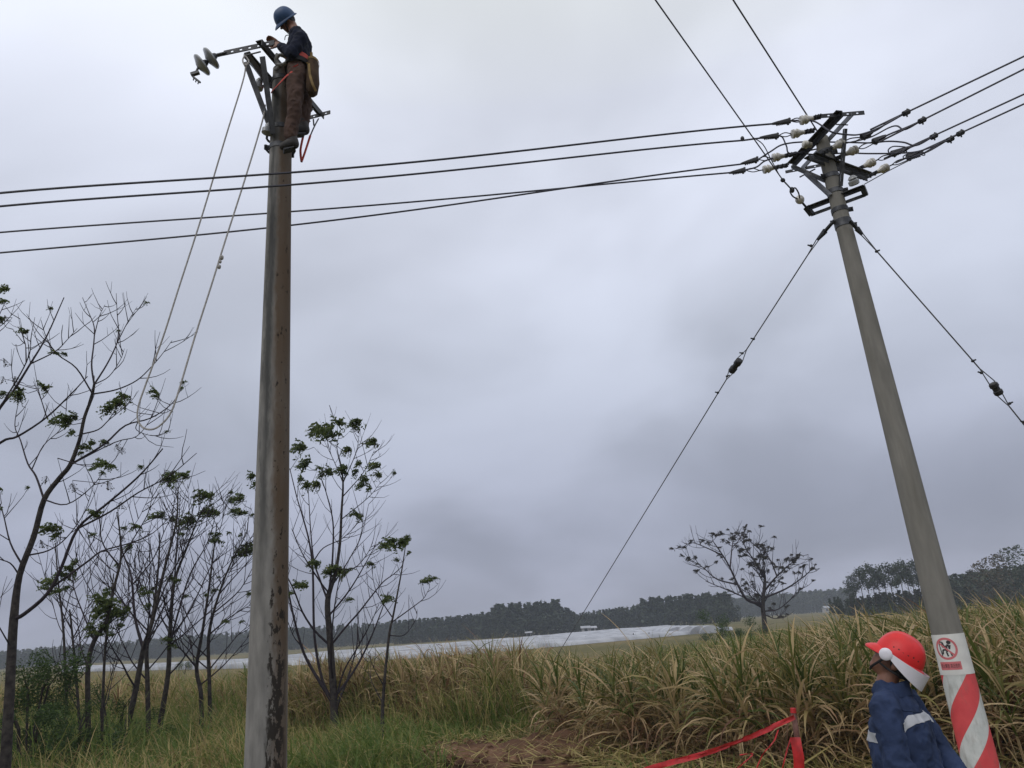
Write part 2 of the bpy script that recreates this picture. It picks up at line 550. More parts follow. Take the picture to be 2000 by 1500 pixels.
    bp = N.new('ShaderNodeBump'); bp.inputs['Strength'].default_value = 0.35; bp.inputs['Distance'].default_value = 0.006
    L.new(nz((60, 60, 30), 6), bp.inputs['Height']); L.new(bp.outputs[0], b.inputs['Normal'])
    return m


MT['concrete_old'] = concrete_mat('stained_concrete', True)
MT['concrete'] = concrete_mat('plain_concrete', False)


def spiral_mat():
    m, N, L, b = mat_new('red_white_spiral_film')
    b.inputs['Roughness'].default_value = 0.45
    tc = N.new('ShaderNodeTexCoord')
    sep = N.new('ShaderNodeSeparateXYZ'); L.new(tc.outputs['Object'], sep.inputs[0])
    an = math_node(N, 'ARCTAN2', sep.outputs['Y'], sep.outputs['X'])
    t = math_node(N, 'ADD', math_node(N, 'DIVIDE', an, math.pi), math_node(N, 'DIVIDE', sep.outputs['Z'], -0.56))
    fr = math_node(N, 'FRACT', math_node(N, 'ADD', t, 10.0 + SPIRAL_PHASE))
    cut = N.new('ShaderNodeMapRange'); cut.inputs['From Min'].default_value = 0.53; cut.inputs['From Max'].default_value = 0.535
    L.new(fr, cut.inputs[0])
    nz = N.new('ShaderNodeTexNoise'); nz.inputs['Scale'].default_value = 9; nz.inputs['Detail'].default_value = 6
    L.new(tc.outputs['Object'], nz.inputs['Vector'])
    def ramp(c0, c1):
        r = N.new('ShaderNodeValToRGB')
        r.color_ramp.elements[0].position = 0.35; r.color_ramp.elements[0].color = (*c0, 1)
        r.color_ramp.elements[1].position = 0.65; r.color_ramp.elements[1].color = (*c1, 1)
        L.new(nz.outputs[0], r.inputs[0]); return r.outputs[0]
    mx = N.new('ShaderNodeMix'); mx.data_type = 'RGBA'
    L.new(cut.outputs[0], mx.inputs['Factor'])
    L.new(ramp((0.60, 0.060, 0.068), (0.68, 0.080, 0.085)), mx.inputs['A'])
    L.new(ramp((0.50, 0.52, 0.50), (0.64, 0.65, 0.63)), mx.inputs['B'])
    n2 = N.new('ShaderNodeTexNoise'); n2.inputs['Scale'].default_value = 1; n2.inputs['Detail'].default_value = 8; n2.inputs['Roughness'].default_value = .65
    mp = N.new('ShaderNodeMapping'); mp.inputs['Scale'].default_value = (16, 16, 5)
    L.new(tc.outputs['Object'], mp.inputs[0]); L.new(mp.outputs[0], n2.inputs['Vector'])
    dr = N.new('ShaderNodeMapRange'); dr.inputs['From Min'].default_value = .52; dr.inputs['From Max'].default_value = .75; dr.inputs['To Max'].default_value = .55
    L.new(n2.outputs[0], dr.inputs[0])
    md = N.new('ShaderNodeMix'); md.data_type = 'RGBA'; md.inputs['B'].default_value = (.17, .13, .10, 1)
    L.new(dr.outputs[0], md.inputs['Factor']); L.new(mx.outputs['Result'], md.inputs['A'])
    L.new(md.outputs['Result'], b.inputs['Base Color'])
    return m


SPIRAL_PHASE = 0.70
MT['spiral'] = spiral_mat()


# ------------------------------------------------------------------ numpy plants
def blades(root, az, length, width, phi0, curv, tone, seg=4, twist=None, tip=0.0):
    """straps bending away from the vertical; all args arrays of n"""
    n = len(root)
    t = np.linspace(0, 1, seg + 1)
    phi = phi0[:, None] + curv[:, None] * t[None, :] ** 1.2
    pm = 0.5 * (phi[:, 1:] + phi[:, :-1])
    ds = (length / seg)[:, None]
    h = np.concatenate([np.zeros((n, 1)), np.cumsum(np.sin(pm) * ds, 1)], 1)
    z = np.concatenate([np.zeros((n, 1)), np.cumsum(np.cos(pm) * ds, 1)], 1)
    ca, sa = np.cos(az)[:, None], np.sin(az)[:, None]
    C = np.stack([root[:, 0:1] + h * ca, root[:, 1:2] + h * sa, root[:, 2:3] + z], -1)
    tw = (rng.normal(0, 0.5, n) if twist is None else twist)[:, None] * (0.4 + t[None, :])
    side = np.stack([-sa * np.cos(tw), ca * np.cos(tw), np.sin(tw)], -1)
    w = width[:, None] * (np.clip(0.55 + 1.6 * t, 0, 1) * (1 - t ** 2.2) + 0.02)[None, :] * 0.5
    A = C - side * w[..., None]
    B = C + side * w[..., None]
    V = np.stack([A, B], 2).reshape(n * (seg + 1) * 2, 3)
    base = (np.arange(n) * (seg + 1) * 2)[:, None]
    k = (np.arange(seg) * 2)[None, :]
    i0 = base + k
    Fq = np.stack([i0, i0 + 1, i0 + 3, i0 + 2], -1).reshape(-1, 4)
    tt = tone[:, None] + tip * (t[None, :] ** 2)
    T = np.repeat(tt, 2, 1).ravel()
    return V, Fq, np.clip(T, 0, 1)


def join(parts):
    V, Fq, T, o = [], [], [], 0
    for v, f, t in parts:
        V.append(v); Fq.append(f + o); T.append(t); o += len(v)
    return np.concatenate(V), np.concatenate(Fq), np.concatenate(T)


def place(templates, ti, pos, rot, scl, dtone=None):
    V, Fq, T, o = [], [], [], 0
    for k in range(len(templates)):
        sel = np.where(ti == k)[0]
        if len(sel) == 0: continue
        v, f, t = templates[k]
        c, s = np.cos(rot[sel])[:, None], np.sin(rot[sel])[:, None]
        x = (v[None, :, 0] * c - v[None, :, 1] * s) * scl[sel][:, None] + pos[sel, 0:1]
        y = (v[None, :, 0] * s + v[None, :, 1] * c) * scl[sel][:, None] + pos[sel, 1:2]
        z = v[None, :, 2] * scl[sel][:, None] + pos[sel, 2:3]
        V.append(np.stack([x, y, z], -1).reshape(-1, 3))
        Fq.append((f[None] + (np.arange(len(sel)) * len(v))[:, None, None]).reshape(-1, f.shape[1]) + o)
        tt = np.repeat(t[None], len(sel), 0)
        if dtone is not None: tt = tt + dtone[sel][:, None]
        T.append(np.clip(tt, 0, 1).ravel())
        o += len(v) * len(sel)
    return np.concatenate(V), np.concatenate(Fq), np.concatenate(T)


def leaf_quads(cent, size, tone, droop=0.0, wind=0.0):
    """small pointed leaf quads with random orientation"""
    n = len(cent)
    d = rng.normal(0, 1, (n, 3)); d[:, 2] = d[:, 2] * 0.6 - droop; d[:, 0] -= wind
    d /= np.linalg.norm(d, axis=1)[:, None]
    q = rng.normal(0, 1, (n, 3))
    s = np.cross(d, q); s /= np.linalg.norm(s, axis=1)[:, None] + 1e-9
    L_ = size[:, None]
    a, b_ = cent - d * L_ * 0.5, cent + d * L_ * 0.5
    m1 = cent - d * L_ * 0.05 + s * L_ * 0.22
    m2 = cent - d * L_ * 0.05 - s * L_ * 0.22
    V = np.stack([a, m1, b_, m2], 1).reshape(-1, 3)
    Fq = np.arange(n * 4).reshape(-1, 4)
    return V, Fq, np.repeat(tone, 4)


def cane_clump(ns=5, leaves=9, seg=6, low=True, spread=0.32):
    parts = []
    for _ in range(ns):
        bx, by = rng.normal(0, spread * 0.6, 2)
        hgt = rng.uniform(0.65, 1.02)
        az = rng.uniform(0, 2 * math.pi); ln = rng.uniform(0.02, 0.22)
        top = np.array([bx + math.cos(az) * ln * hgt - 0.08 * hgt, by + math.sin(az) * ln * hgt, hgt])
        # stalk as two crossed straps
        for a0 in (0.0, math.pi / 2):
            r0 = np.array([[bx, by, 0.0]])
            V, Fq, T = blades(r0, np.array([math.atan2(top[1] - by, top[0] - bx)]), np.array([hgt * 1.03]), np.array([0.032]),
                              np.array([math.atan2(math.hypot(top[0] - bx, top[1] - by), hgt)]), np.array([0.0]),
                              np.array([rng.uniform(0.62, 1.0)]), 2, np.array([a0]))
            parts.append((V, Fq, T))
        dry = rng.random() < 0.5
        n = leaves
        f = np.linspace(0.55, 1.0, n) + rng.normal(0, 0.02, n)
        root = np.array([[bx, by, 0.0]]) + (top - np.array([bx, by, 0]))[None] * f[:, None]
        a = rng.uniform(0, 2 * math.pi, n)
        # leaves stream with the wind a little, towards -x
        a = np.where(rng.random(n) < 0.35, math.pi + rng.normal(0, 0.7, n), a)
        L_ = rng.uniform(0.55, 1.05, n)
        phi0 = 0.95 - 0.75 * (f - 0.5) / 0.5 + rng.normal(0, 0.12, n)
        curv = rng.uniform(0.7, 2.2, n) * (1.25 - 0.5 * (f - 0.5) / 0.5)
        tone = rng.uniform(0.0, 0.36, n) if not dry else rng.uniform(0.3, 0.75, n)
        tone = np.where(rng.random(n) < 0.35, rng.uniform(0.45, 0.85, n), tone)
        parts.append(blades(root, a, L_, rng.uniform(0.022, 0.050, n), np.clip(phi0, 0.05, 1.4), curv, tone, seg, None, 0.12))
        # spindle
        k = 3
        parts.append(blades(np.repeat(top[None], k, 0), rng.uniform(0, 6.28, k), rng.uniform(0.45, 0.75, k), np.full(k, 0.03),
                            rng.uniform(0.05, 0.3, k), rng.uniform(0.1, 1.2, k), rng.uniform(0.0, 0.35, k), seg, None, 0.1))
        if low:
            k = int(leaves * 1.2)
            f = rng.uniform(0.12, 0.7, k)
            root = np.array([[bx, by, 0.0]]) + (top - np.array([bx, by, 0]))[None] * f[:, None]
            parts.append(blades(root, rng.uniform(0, 6.28, k), rng.uniform(0.45, 0.95, k), rng.uniform(0.018, 0.042, k),
                                rng.uniform(0.5, 1.5, k), rng.uniform(0.8, 2.2, k), rng.uniform(0.5, 1.0, k), seg, None, 0.1))
    return join(parts)


# ------------------------------------------------------------------ ground and fields
def plane(name, pts, mat, kind='structure', z=0.0):
    mb = MB(); mb.quad(*[(p[0], p[1], z) for p in pts])
    o = mb.build(name, mat, None, False)
    return tag(o, kind=kind)


gnd = plane('ground', [(-1300, -500), (1300, -500), (1300, 1500), (-1300, 1500)], MT['ground'])


def inside(poly, x, y):
    c = np.zeros(len(x), bool)
    n = len(poly)
    for i in range(n):
        x0, y0 = poly[i]; x1, y1 = poly[(i + 1) % n]
        hit = ((y0 > y) != (y1 > y)) & (x < (x1 - x0) * (y - y0) / (y1 - y0 + 1e-12) + x0)
        c ^= hit
    return c


def gp(px, Y):
    """ground point seen in image column px at distance Y"""
    a = P(px, 1300, Y)
    return (a.x, Y)


# soil mound
def soil_mound():
    c = Vector((*gp(1010, 12.9), 0)); nx, ny = 90, 60
    V, Fq = [], []
    for j in range(ny + 1):
        for i in range(nx + 1):
            u, v = i / nx * 2 - 1, j / ny * 2 - 1
            x, y = c.x + u * 1.9, c.y - 0.2 + v * 1.5
            e = max(0.0, 1 - (u * u * 1.0 + v * v * 1.0)) ** 0.7
            h = e * (0.10 + 0.16 * (noise.noise(Vector((x * 0.9, y * 0.9, 0))) + 0.4) + 0.10 * noise.noise(Vector((x * 3.1, y * 3.1, 4)))
                     + 0.09 * abs(noise.noise(Vector((x * 7, y * 7, 8)))) + 0.04 * noise.noise(Vector((x * 22, y * 22, 3))))
            V.append((x, y, h - 0.02 * (1 - e) - 0.01))
    for j in range(ny):
        for i in range(nx):
            a = j * (nx + 1) + i
            Fq.append((a, a + 1, a + nx + 2, a + nx + 1))
    o = np_mesh('soil', V, Fq, MT['soil'], None, None, True)
    tag(o, kind='structure')
    return c


mound_c = soil_mound()
# clods and dead stalks on the mound
_n = 260
_a = rng.uniform(0, 6.28, _n); _rr = np.sqrt(rng.random(_n))
_px = mound_c.x + np.cos(_a) * _rr * 1.8; _py = mound_c.y - 0.2 + np.sin(_a) * _rr * 1.4
mb = MB()
for x, y in zip(_px, _py):
    s = random.choice((random.uniform(0.015, 0.05), random.uniform(0.03, 0.10)))
    b0 = len(mb.v)
    mb.ellipsoid((x, y, 0.10 + s * 0.2), s * random.uniform(.8, 1.5), s, s * 0.7, Matrix.Rotation(random.uniform(0, 6), 3, 'Z'), 6, 4)
    for k in range(b0, len(mb.v)):
        mb.v[k] = mb.v[k] + Vector((random.uniform(-1, 1), random.uniform(-1, 1), random.uniform(-1, 1))) * s * 0.25
tag(mb.build('soil_clods', MT['soil'], None, False), kind='stuff')

# cane field
CANE = [gp(1078, 13.6), gp(1180, 11.8), gp(1330, 10.7), gp(1500, 9.8), gp(1700, 9.3), gp(1850, 8.9), gp(2080, 8.3), gp(2300, 8.5),
        gp(2250, 30), gp(1800, 27), gp(1600, 23), gp(1400, 20), gp(1180, 19), gp(1090, 17.5)]
clumps_full = [cane_clump(6, 11, 6) for _ in range(14)]
clumps_lod = [cane_clump(4, 6, 4, False, 0.4) for _ in range(10)]


def scatter(poly, spacing, jitter=0.35):
    xs = [p[0] for p in poly]; ys = [p[1] for p in poly]
    gx, gy = np.meshgrid(np.arange(min(xs), max(xs), spacing), np.arange(min(ys), max(ys), spacing))
    x = gx.ravel() + rng.uniform(-jitter, jitter, gx.size) * spacing
    y = gy.ravel() + rng.uniform(-jitter, jitter, gx.size) * spacing
    k = inside(poly, x, y)
    return x[k], y[k]


def tone_patch(x, y, amp=0.22, fr=0.35):
    return np.array([noise.noise(Vector((a * fr, b * fr, 2.0))) for a, b in zip(x, y)]) * amp


cx, cy = scatter(CANE, 0.52)
edge = lambda x: np.interp(x, [p[0] for p in CANE[:8]], [p[1] for p in CANE[:8]])
dist = cy - edge(cx)
front = dist < 0.62
mid = (dist >= 0.62) & (dist < 5.0)
far = dist >= 5.0
fi = np.where(front)[0]
# clumps along the front edge: one object each
meshes = []
for i, (v, f, t) in enumerate(clumps_full):
    o = np_mesh('sugarcane_clump', v, f, MT['cane'], t)
    meshes.append(o.data)
    bpy.data.objects.remove(o)
for i in fi:
    o = link_mesh('sugarcane_clump', meshes[random.randrange(14)])
    o.location = (cx[i], cy[i], -0.02)
    o.rotation_euler = (random.gauss(0, .05), random.gauss(-0.03, .05), random.uniform(-.9, .9))
    s = random.uniform(0.88, 1.08); o.scale = (s, s, s)
    tag(o, 'clump of green and straw coloured sugarcane along the front edge of the cane field', 'sugarcane', 'sugarcane clumps at the front edge of the field')
n = int(mid.sum())
pos = np.stack([cx[mid], cy[mid], np.zeros(n)], -1)
lowx = lambda x, y: np.interp(x / y, [0.0, .22, .40, .5], [.84, .84, 1.0, 1.05])
A = place(clumps_full, rng.integers(0, 14, n), pos, rng.uniform(-1.0, 1.0, n), rng.uniform(0.85, 1.1, n) * lowx(cx[mid], cy[mid]), tone_patch(cx[mid], cy[mid]))
n = int(far.sum())
pos = np.stack([cx[far], cy[far], np.zeros(n)], -1)
B = place(clumps_lod, rng.integers(0, 10, n), pos, rng.uniform(-1.0, 1.0, n), rng.uniform(0.85, 1.1, n) * lowx(cx[far], cy[far]), tone_patch(cx[far], cy[far]))
STRIP = [gp(-60, 20), gp(330, 19), gp(560, 18), gp(800, 17), gp(1000, 16.2), gp(1078, 16), gp(1085, 19), gp(800, 20.5), gp(330, 22.5), gp(-60, 24)]
sx, sy = scatter(STRIP, 0.52)
keep = rng.random(len(sx)) < np.where(sx < gp(520, 19)[0], .55, .9)
sx, sy = sx[keep], sy[keep]; n = len(sx)
C_ = place(clumps_full, rng.integers(0, 14, n), np.stack([sx, sy, np.full(n, -.05)], -1), rng.uniform(-1, 1, n), rng.uniform(.80, 1.12, n) * np.where(sx < gp(520, 19)[0], .85, 1.0), 0.14 + tone_patch(sx, sy))
V, Fq, T = join([A, B, C_])
tag(np_mesh('sugarcane_field', V, Fq, MT['cane'], T), 'tangled sugarcane leaves filling the field behind the front clumps', 'sugarcane field', None, 'stuff')

# tall dry grass beyond the soil, in front of the white film
TALL = [gp(-60, 19), gp(300, 18.5), gp(560, 17.2), gp(800, 16.0), gp(930, 15.2), gp(1075, 15.4), gp(1100, 19), gp(1110, 26), gp(900, 26), gp(500, 27), gp(-80, 30)]
x, y = scatter(TALL, 0.075, 0.5)
n = len(x)
patchv = tone_patch(x, y, 1.0, 0.45)
L_ = (rng.uniform(0.8, 1.5, n)) * np.clip(1 + patchv * 0.5, .6, 1.3)
tn = np.where(rng.random(n) < np.clip(0.45 - patchv * 0.8, .1, .9), rng.uniform(0.55, 0.95, n), rng.uniform(0.1, 0.5, n))
az = np.where(rng.random(n) < 0.5, math.pi + rng.normal(0, .8, n), rng.uniform(0, 6.28, n))
p1 = blades(np.stack([x, y, np.zeros(n)], -1), az, L_, rng.uniform(0.010, 0.024, n), rng.uniform(0.0, 0.35, n), rng.uniform(0.2, 1.7, n), tn, 4, None, 0.15)
# seed-head stalks
k = rng.choice(n, 900, replace=False)
p2 = blades(np.stack([x[k], y[k], np.zeros(900)], -1), math.pi + rng.normal(0, .5, 900), rng.uniform(1.35, 2.0, 900), np.full(900, 0.012),
            rng.uniform(0.05, 0.25, 900), rng.uniform(0.1, 0.5, 900), rng.uniform(0.75, 1.0, 900), 4)
V, Fq, T = join([p1, p2])
tag(np_mesh('tall_grass', V, Fq, MT['grass'], T), 'tall straw coloured grass with green clumps beyond the bare soil', 'tall grass', None, 'stuff')

# meadow grass
MEADOW = [gp(-120, 7.2), gp(300, 7.4), gp(560, 8.6), gp(800, 10.2), gp(1000, 14.6), gp(1100, 13.9), gp(1095, 15.8), gp(930, 16.2), gp(560, 18), gp(300, 19.5), gp(-120, 21)]
x, y = scatter(MEADOW, 0.058, 0.5)
n = len(x)
pv = tone_patch(x, y, 1.0, 0.55) + tone_patch(x, y, 0.5, 1.9)
sel = rng.random(n) < np.clip(0.8 + pv * 0.5, 0.25, 1)
dm = np.hypot((x - mound_c.x) / 1.75, (y - mound_c.y + .2) / 1.35)
sel &= (dm > 1.0) | (rng.random(n) < (dm - 0.75) * 2)
x, y, pv = x[sel], y[sel], pv[sel]; n = len(x)
L_ = rng.uniform(0.28, 0.72, n) * np.clip(1 + pv * 0.9, 0.5, 1.7) * np.where((x / y < -.33) & (y > 10.5), 1.35, 1.0)
strawp = np.clip(0.30 - 0.7 * tone_patch(x, y, 1.0, 0.33), 0.08, 0.75)
tn = np.where(rng.random(n) < strawp, rng.uniform(0.5, 0.95, n), rng.uniform(0.0, 0.5, n))
az = np.where(rng.random(n) < 0.4, math.pi + rng.normal(0, .8, n), rng.uniform(0, 6.28, n))
V, Fq, T = blades(np.stack([x, y, np.zeros(n)], -1), az, L_, rng.uniform(0.010, 0.024, n), rng.uniform(0.05, 0.5, n), rng.uniform(0.4, 1.9, n), tn, 4, None, 0.1)
n2 = 1500
a = rng.uniform(0, 6.28, n2); rr = np.sqrt(rng.random(n2))
deb = blades(np.stack([mound_c.x + np.cos(a) * rr * 2.6, mound_c.y - .2 + np.sin(a) * rr * 2.0, rng.uniform(0.05, 0.2, n2)], -1),
             rng.uniform(0, 6.28, n2), rng.uniform(.1, .5, n2), rng.uniform(.008, .022, n2), rng.uniform(1.1, 1.6, n2), rng.uniform(-.2, .5, n2), rng.uniform(.5, 1, n2), 3)
tag(np_mesh('meadow_grass', V, Fq, MT['grass'], T), 'short green and yellowing grass round the old pole and tree feet', 'grass', None, 'stuff')
FOOT = [gp(1090, 12.0), gp(1300, 8.2), gp(2300, 6.4), gp(2300, 9), gp(1850, 9.8), gp(1500, 11), gp(1180, 12.8), gp(1090, 13.8)]
x, y = scatter(FOOT, 0.11, .5); n = len(x)
ft_ = blades(np.stack([x, y, np.zeros(n)], -1), rng.uniform(0, 6.28, n), rng.uniform(.15, .55, n), rng.uniform(.01, .024, n), rng.uniform(.2, 1.0, n), rng.uniform(.3, 1.6, n),
             np.where(rng.random(n) < .6, rng.uniform(.5, 1, n), rng.uniform(0, .5, n)), 4)
x, y = scatter(FOOT, 0.085, .5); n = len(x)
lt_ = blades(np.stack([x, y, rng.uniform(.01, .12, n)], -1), rng.uniform(0, 6.28, n), rng.uniform(.25, .8, n), rng.uniform(.015, .04, n), rng.uniform(1.2, 1.6, n), rng.uniform(-.2, .4, n),
             rng.uniform(.55, 1, n), 4)
deb = join([deb, ft_, lt_])
CROP = [gp(1085, 20), gp(1400, 21), gp(1620, 24), gp(1850, 27), gp(2300, 29), gp(2300, 95), gp(1500, 72), gp(1430, 58), gp(1100, 34)]
x, y = scatter(CROP, 0.30, .5); n = len(x)
cr_ = blades(np.stack([x, y, np.zeros(n)], -1), rng.uniform(0, 6.28, n), rng.uniform(.25, .7, n), rng.uniform(.03, .07, n), rng.uniform(0, .6, n), rng.uniform(.2, 1.4, n),
             np.clip(rng.uniform(.15, .75, n) + tone_patch(x, y, .3, .1), 0, 1), 3)
tag(np_mesh('field_crop', cr_[0], cr_[1], MT['grass'], cr_[2]), 'low olive coloured crop stretching back round the lone bare tree', 'crop', None, 'stuff')
tag(np_mesh('straw_litter', deb[0], deb[1], MT['grass'], deb[2]), 'dry cane litter strewn over the bare soil and along the cane edge', 'litter', None, 'stuff')

# ------------------------------------------------------------------ white plastic film far out in the field
upper = [(120, 1306), (480, 1294), (640, 1277), (860, 1261), (1032, 1247), (1180, 1234), (1304, 1225)]
lower = [(120, 1313), (480, 1306), (640, 1296), (860, 1283), (1060, 1266), (1300, 1244), (1432, 1231)]


def film():
    mb = MB()
    rows = 34
    U = [PZ(*p, 0) for p in upper]; Lw = [PZ(*p, 0) for p in lower]
    def along(poly, t):
        s = t * (len(poly) - 1); i = min(int(s), len(poly) - 2); return poly[i].lerp(poly[i + 1], s - i)
    m = 46
    for k in range(rows):
        t0 = k / rows; w = 0.82 / rows
        prof = [(0.0, 0.02), (0.12, 0.30), (0.3, 0.44), (0.5, 0.5), (0.7, 0.44), (0.88, 0.30), (1.0, 0.02)]
        b0 = len(mb.v)
        for i in range(m + 1):
            s = i / m
            a, b = along(Lw, s), along(U, s)
            for (q, h) in prof:
                p = a.lerp(b, t0 + w * q)
                hh = h * (0.9 + 0.35 * noise.noise(Vector((p.x * .12, p.y * .12, k * 1.3))))
                mb.v.append(Vector((p.x, p.y, hh)))
        q = len(prof)
        for i in range(m):
            if noise.noise(Vector((i * 0.16, k * 0.45, 9.1))) > 0.30: continue      # gaps between lengths of film
            for j in range(q - 1):
                a = b0 + i * q + j
                mb.f.append((a, a + q, a + q + 1, a + 1))
    return mb


tag(film().build('plastic_film_rows', MT['white_film'], None, True), 'rows of white plastic film covering the distant field', 'plastic film', None, 'stuff')
for k, (px, py) in enumerate([(1322, 1234), (1346, 1233), (1368, 1232), (1388, 1231)]):
    c = PZ(px, py + 6, 0)
    mb = MB()
    for j in range(7):
        yy = c.y + j * 2.2
        w = 1.15
        for i in range(13):
            an = math.pi * i / 12
            mb.v.append(Vector((c.x + math.cos(an) * w, yy, 0.9 * math.sin(an) * (0.93 + 0.07 * random.random()))))
    for j in range(6):
        for i in range(12):
            a = j * 13 + i
            mb.f.append((a, a + 13, a + 14, a + 1))
    mb.f.append(tuple(range(13)))
    lab = ['leftmost white plastic tunnel in the row of four left of the bare tree', 'second white plastic tunnel from the left in the row of four',
           'third white plastic tunnel from the left in the row of four', 'rightmost white plastic tunnel of the four, nearest the bush']
    tag(mb.build('plastic_tunnel', MT['white_film'], None, True), lab[k], 'plastic tunnel', 'white plastic tunnels at the field edge')


# ------------------------------------------------------------------ far woods
def crown_tmpl(h, w, nleaf, shape, leaf, base=0.25):
    """leaf-clump crown; shape 0 conical, 1 round"""
    t = rng.random(nleaf) ** (0.8 if shape == 0 else 0.9)
    z = h * (base + (1 - base) * t)
    if shape == 0: r = w * (1.02 - t) ** 0.8
    else: r = w * np.sqrt(np.clip(1 - (2 * t - 1) ** 2, 0.05, 1))
    an = rng.uniform(0, 6.28, nleaf); q = np.sqrt(rng.random(nleaf)) * (0.8 + 0.3 * np.sin(3 * an + rng.uniform(0, 6)))
    c = np.stack([np.cos(an) * r * q, np.sin(an) * r * q, z], -1)
    V, Fq, T = leaf_quads(c, rng.uniform(0.6, 1.3, nleaf) * leaf, rng.uniform(0, 1, nleaf))
    # trunk as two crossed straps
    tr = [blades(np.array([[0., 0., 0.]]), np.array([0.]), np.array([h * 0.9]), np.array([0.03 * h]), np.array([0.0]), np.array([0.0]), np.array([0.1]), 2, np.array([a])) for a in (0., 1.57)]
    return join([(V, Fq, T)] + tr)


con = [crown_tmpl(1.0, 0.17, 90, 0, 0.17, 0.22) for _ in range(8)]
rnd = [crown_tmpl(1.0, 0.30, 130, 1, 0.16, 0.1) for _ in range(6)]


def wood(name, pieces, label, mat, seed):
    ti, pos, rot, scl = [], [], [], []
    for (px0, px1, Y, h0, h1, kind, rows, gap) in pieces:
        a, b = P(px0, 1200, Y), P(px1, 1200, Y)
        w = b.x - a.x
        nt = max(2, int(w / gap))
        for r_ in range(rows):
            for i in range(nt):
                s = (i + random.uniform(-.4, .4)) / nt
                h = (h0 + (h1 - h0) * s) * random.uniform(0.78, 1.06)
                ti.append(random.randrange(8) if kind == 0 or random.random() < .65 else 8 + random.randrange(6))
                pos.append((a.x + w * s, Y + r_ * gap * 1.6 + random.uniform(-1, 1), -0.2)); rot.append(random.uniform(0, 6.28)); scl.append(h)
            # undergrowth
            if r_ == 0:
                for i in range(nt * 2):
                    s = (i + random.random()) / (nt * 2)
                    ti.append(8 + random.randrange(6)); pos.append((a.x + w * s, Y - random.uniform(0, 3), -0.3))
                    rot.append(random.uniform(0, 6.28)); scl.append((h0 + (h1 - h0) * s) * random.uniform(.35, .7))
    V, Fq, T = place(con + rnd, np.array(ti), np.array(pos), np.array(rot), np.array(scl))
    return tag(np_mesh(name, V, Fq, mat, T), label, 'wood', None, 'stuff')


wood('far_wood', [(-160, 520, 330, 6.8, 8.6, 1, 5, 1.5), (500, 800, 300, 8.0, 7.8, 1, 5, 1.5)], 'long low dark wood behind the white film on the left', MT['euca'], 1)
wood('far_wood', [(770, 960, 235, 6.6, 7.0, 0, 6, 1.1), (935, 972, 222, 6.6, 8.4, 0, 5, 1.1), (968, 1098, 215, 8.4, 8.6, 0, 6, 1.1), (1092, 1128, 220, 8.2, 5.2, 0, 5, 1.1), (1108, 1275, 235, 5.0, 6.6, 1, 6, 1.1), (1265, 1440, 215, 7.6, 8.0, 0, 6, 1.1)],
     'dark conifer-like plantation along the skyline behind the white film', MT['euca'], 2)
wood('far_wood', [(1420, 1680, 420, 10.5, 11.5, 1, 5, 1.8)], 'pale hazy wood far off between bare tree and tall grove', MT['euca'], 3)
wood('far_wood', [(1640, 1880, 142, 3.6, 4.3, 1, 4, .9), (1850, 2060, 150, 6.0, 7.4, 1, 5, 1.0)], 'dense low wood under and beside the tall grove by the pole', MT['euca'], 4)


# ------------------------------------------------------------------ trees
def leaf_tuft_mesh(kind):
    """a spray of pinnate leaves streaming with the wind to -x, radius about 1"""
    parts = []
    nl = 11
    for i in range(nl):
        az = rng.normal(math.pi, 1.0); el = rng.uniform(0.1, 1.2); Lr = rng.uniform(0.8, 1.35)
        t = np.linspace(0.15, 1, 9)
        h = Lr * t; drop = 0.75 * t ** 2 * rng.uniform(.5, 1.2)
        c = np.stack([h * math.cos(az) * math.cos(el) - 0.25 * t ** 2, h * math.sin(az) * math.cos(el), h * math.sin(el) - drop], -1)
        for sgn in (-1, 1):
            side = np.array([-math.sin(az), math.cos(az), -0.3]) * sgn
            cc = c + side[None] * 0.13 + rng.normal(0, .05, c.shape)
            parts.append(leaf_quads(cc, rng.uniform(.28, .46, len(cc)), np.clip(rng.normal(0.4, .22, len(cc)), 0, 1), 0.7, 0.5))
    V, Fq, T = join(parts)
    V[:, 0] += 0.35
    o = np_mesh('leaf_cluster', V, Fq, MT[kind], T)
    me = o.data
    bpy.data.objects.remove(o)
    return me


TUFTS = [leaf_tuft_mesh('leaf') for _ in range(8)]
DRYT = [leaf_tuft_mesh('cotton') for _ in range(5)]


def bush_mesh(kind, n=420, leaf=0.16):
    d = rng.normal(0, 1, (n, 3)); d /= np.linalg.norm(d, axis=1)[:, None]
    lump = 0.75 + 0.3 * np.array([noise.noise(Vector(v) * 2.2 + Vector((rng.uniform(0, 0.01), 5, 1))) for v in d])
    c = d * (rng.random(n) ** 0.45 * lump)[:, None]
    V, Fq, T = leaf_quads(c, rng.uniform(.6, 1.3, n) * leaf, np.clip(rng.normal(.4, .25, n), 0, 1), 0.4)
    o = np_mesh('leaf_cluster', V, Fq, MT[kind], T); me = o.data; bpy.data.objects.remove(o)
    return me


BUSH = [bush_mesh('bush') for _ in range(4)]


def fruit_mesh():
    mb = MB()
    for i in range(16):
        p = Vector((random.gauss(0, .4), random.gauss(0, .4), random.uniform(-1, .2)))
        mb.tube([(0, 0, .5), p * .5 + Vector((0, 0, .3)), p], .02, 3, False)
        mb.ellipsoid(p, .085, .085, .095, None, 5, 4)
    o = mb.build('fruit_cluster', MT['berry'], None, False); me = o.data; bpy.data.objects.remove(o)
    return me


FRUIT = [fruit_mesh() for _ in range(3)]


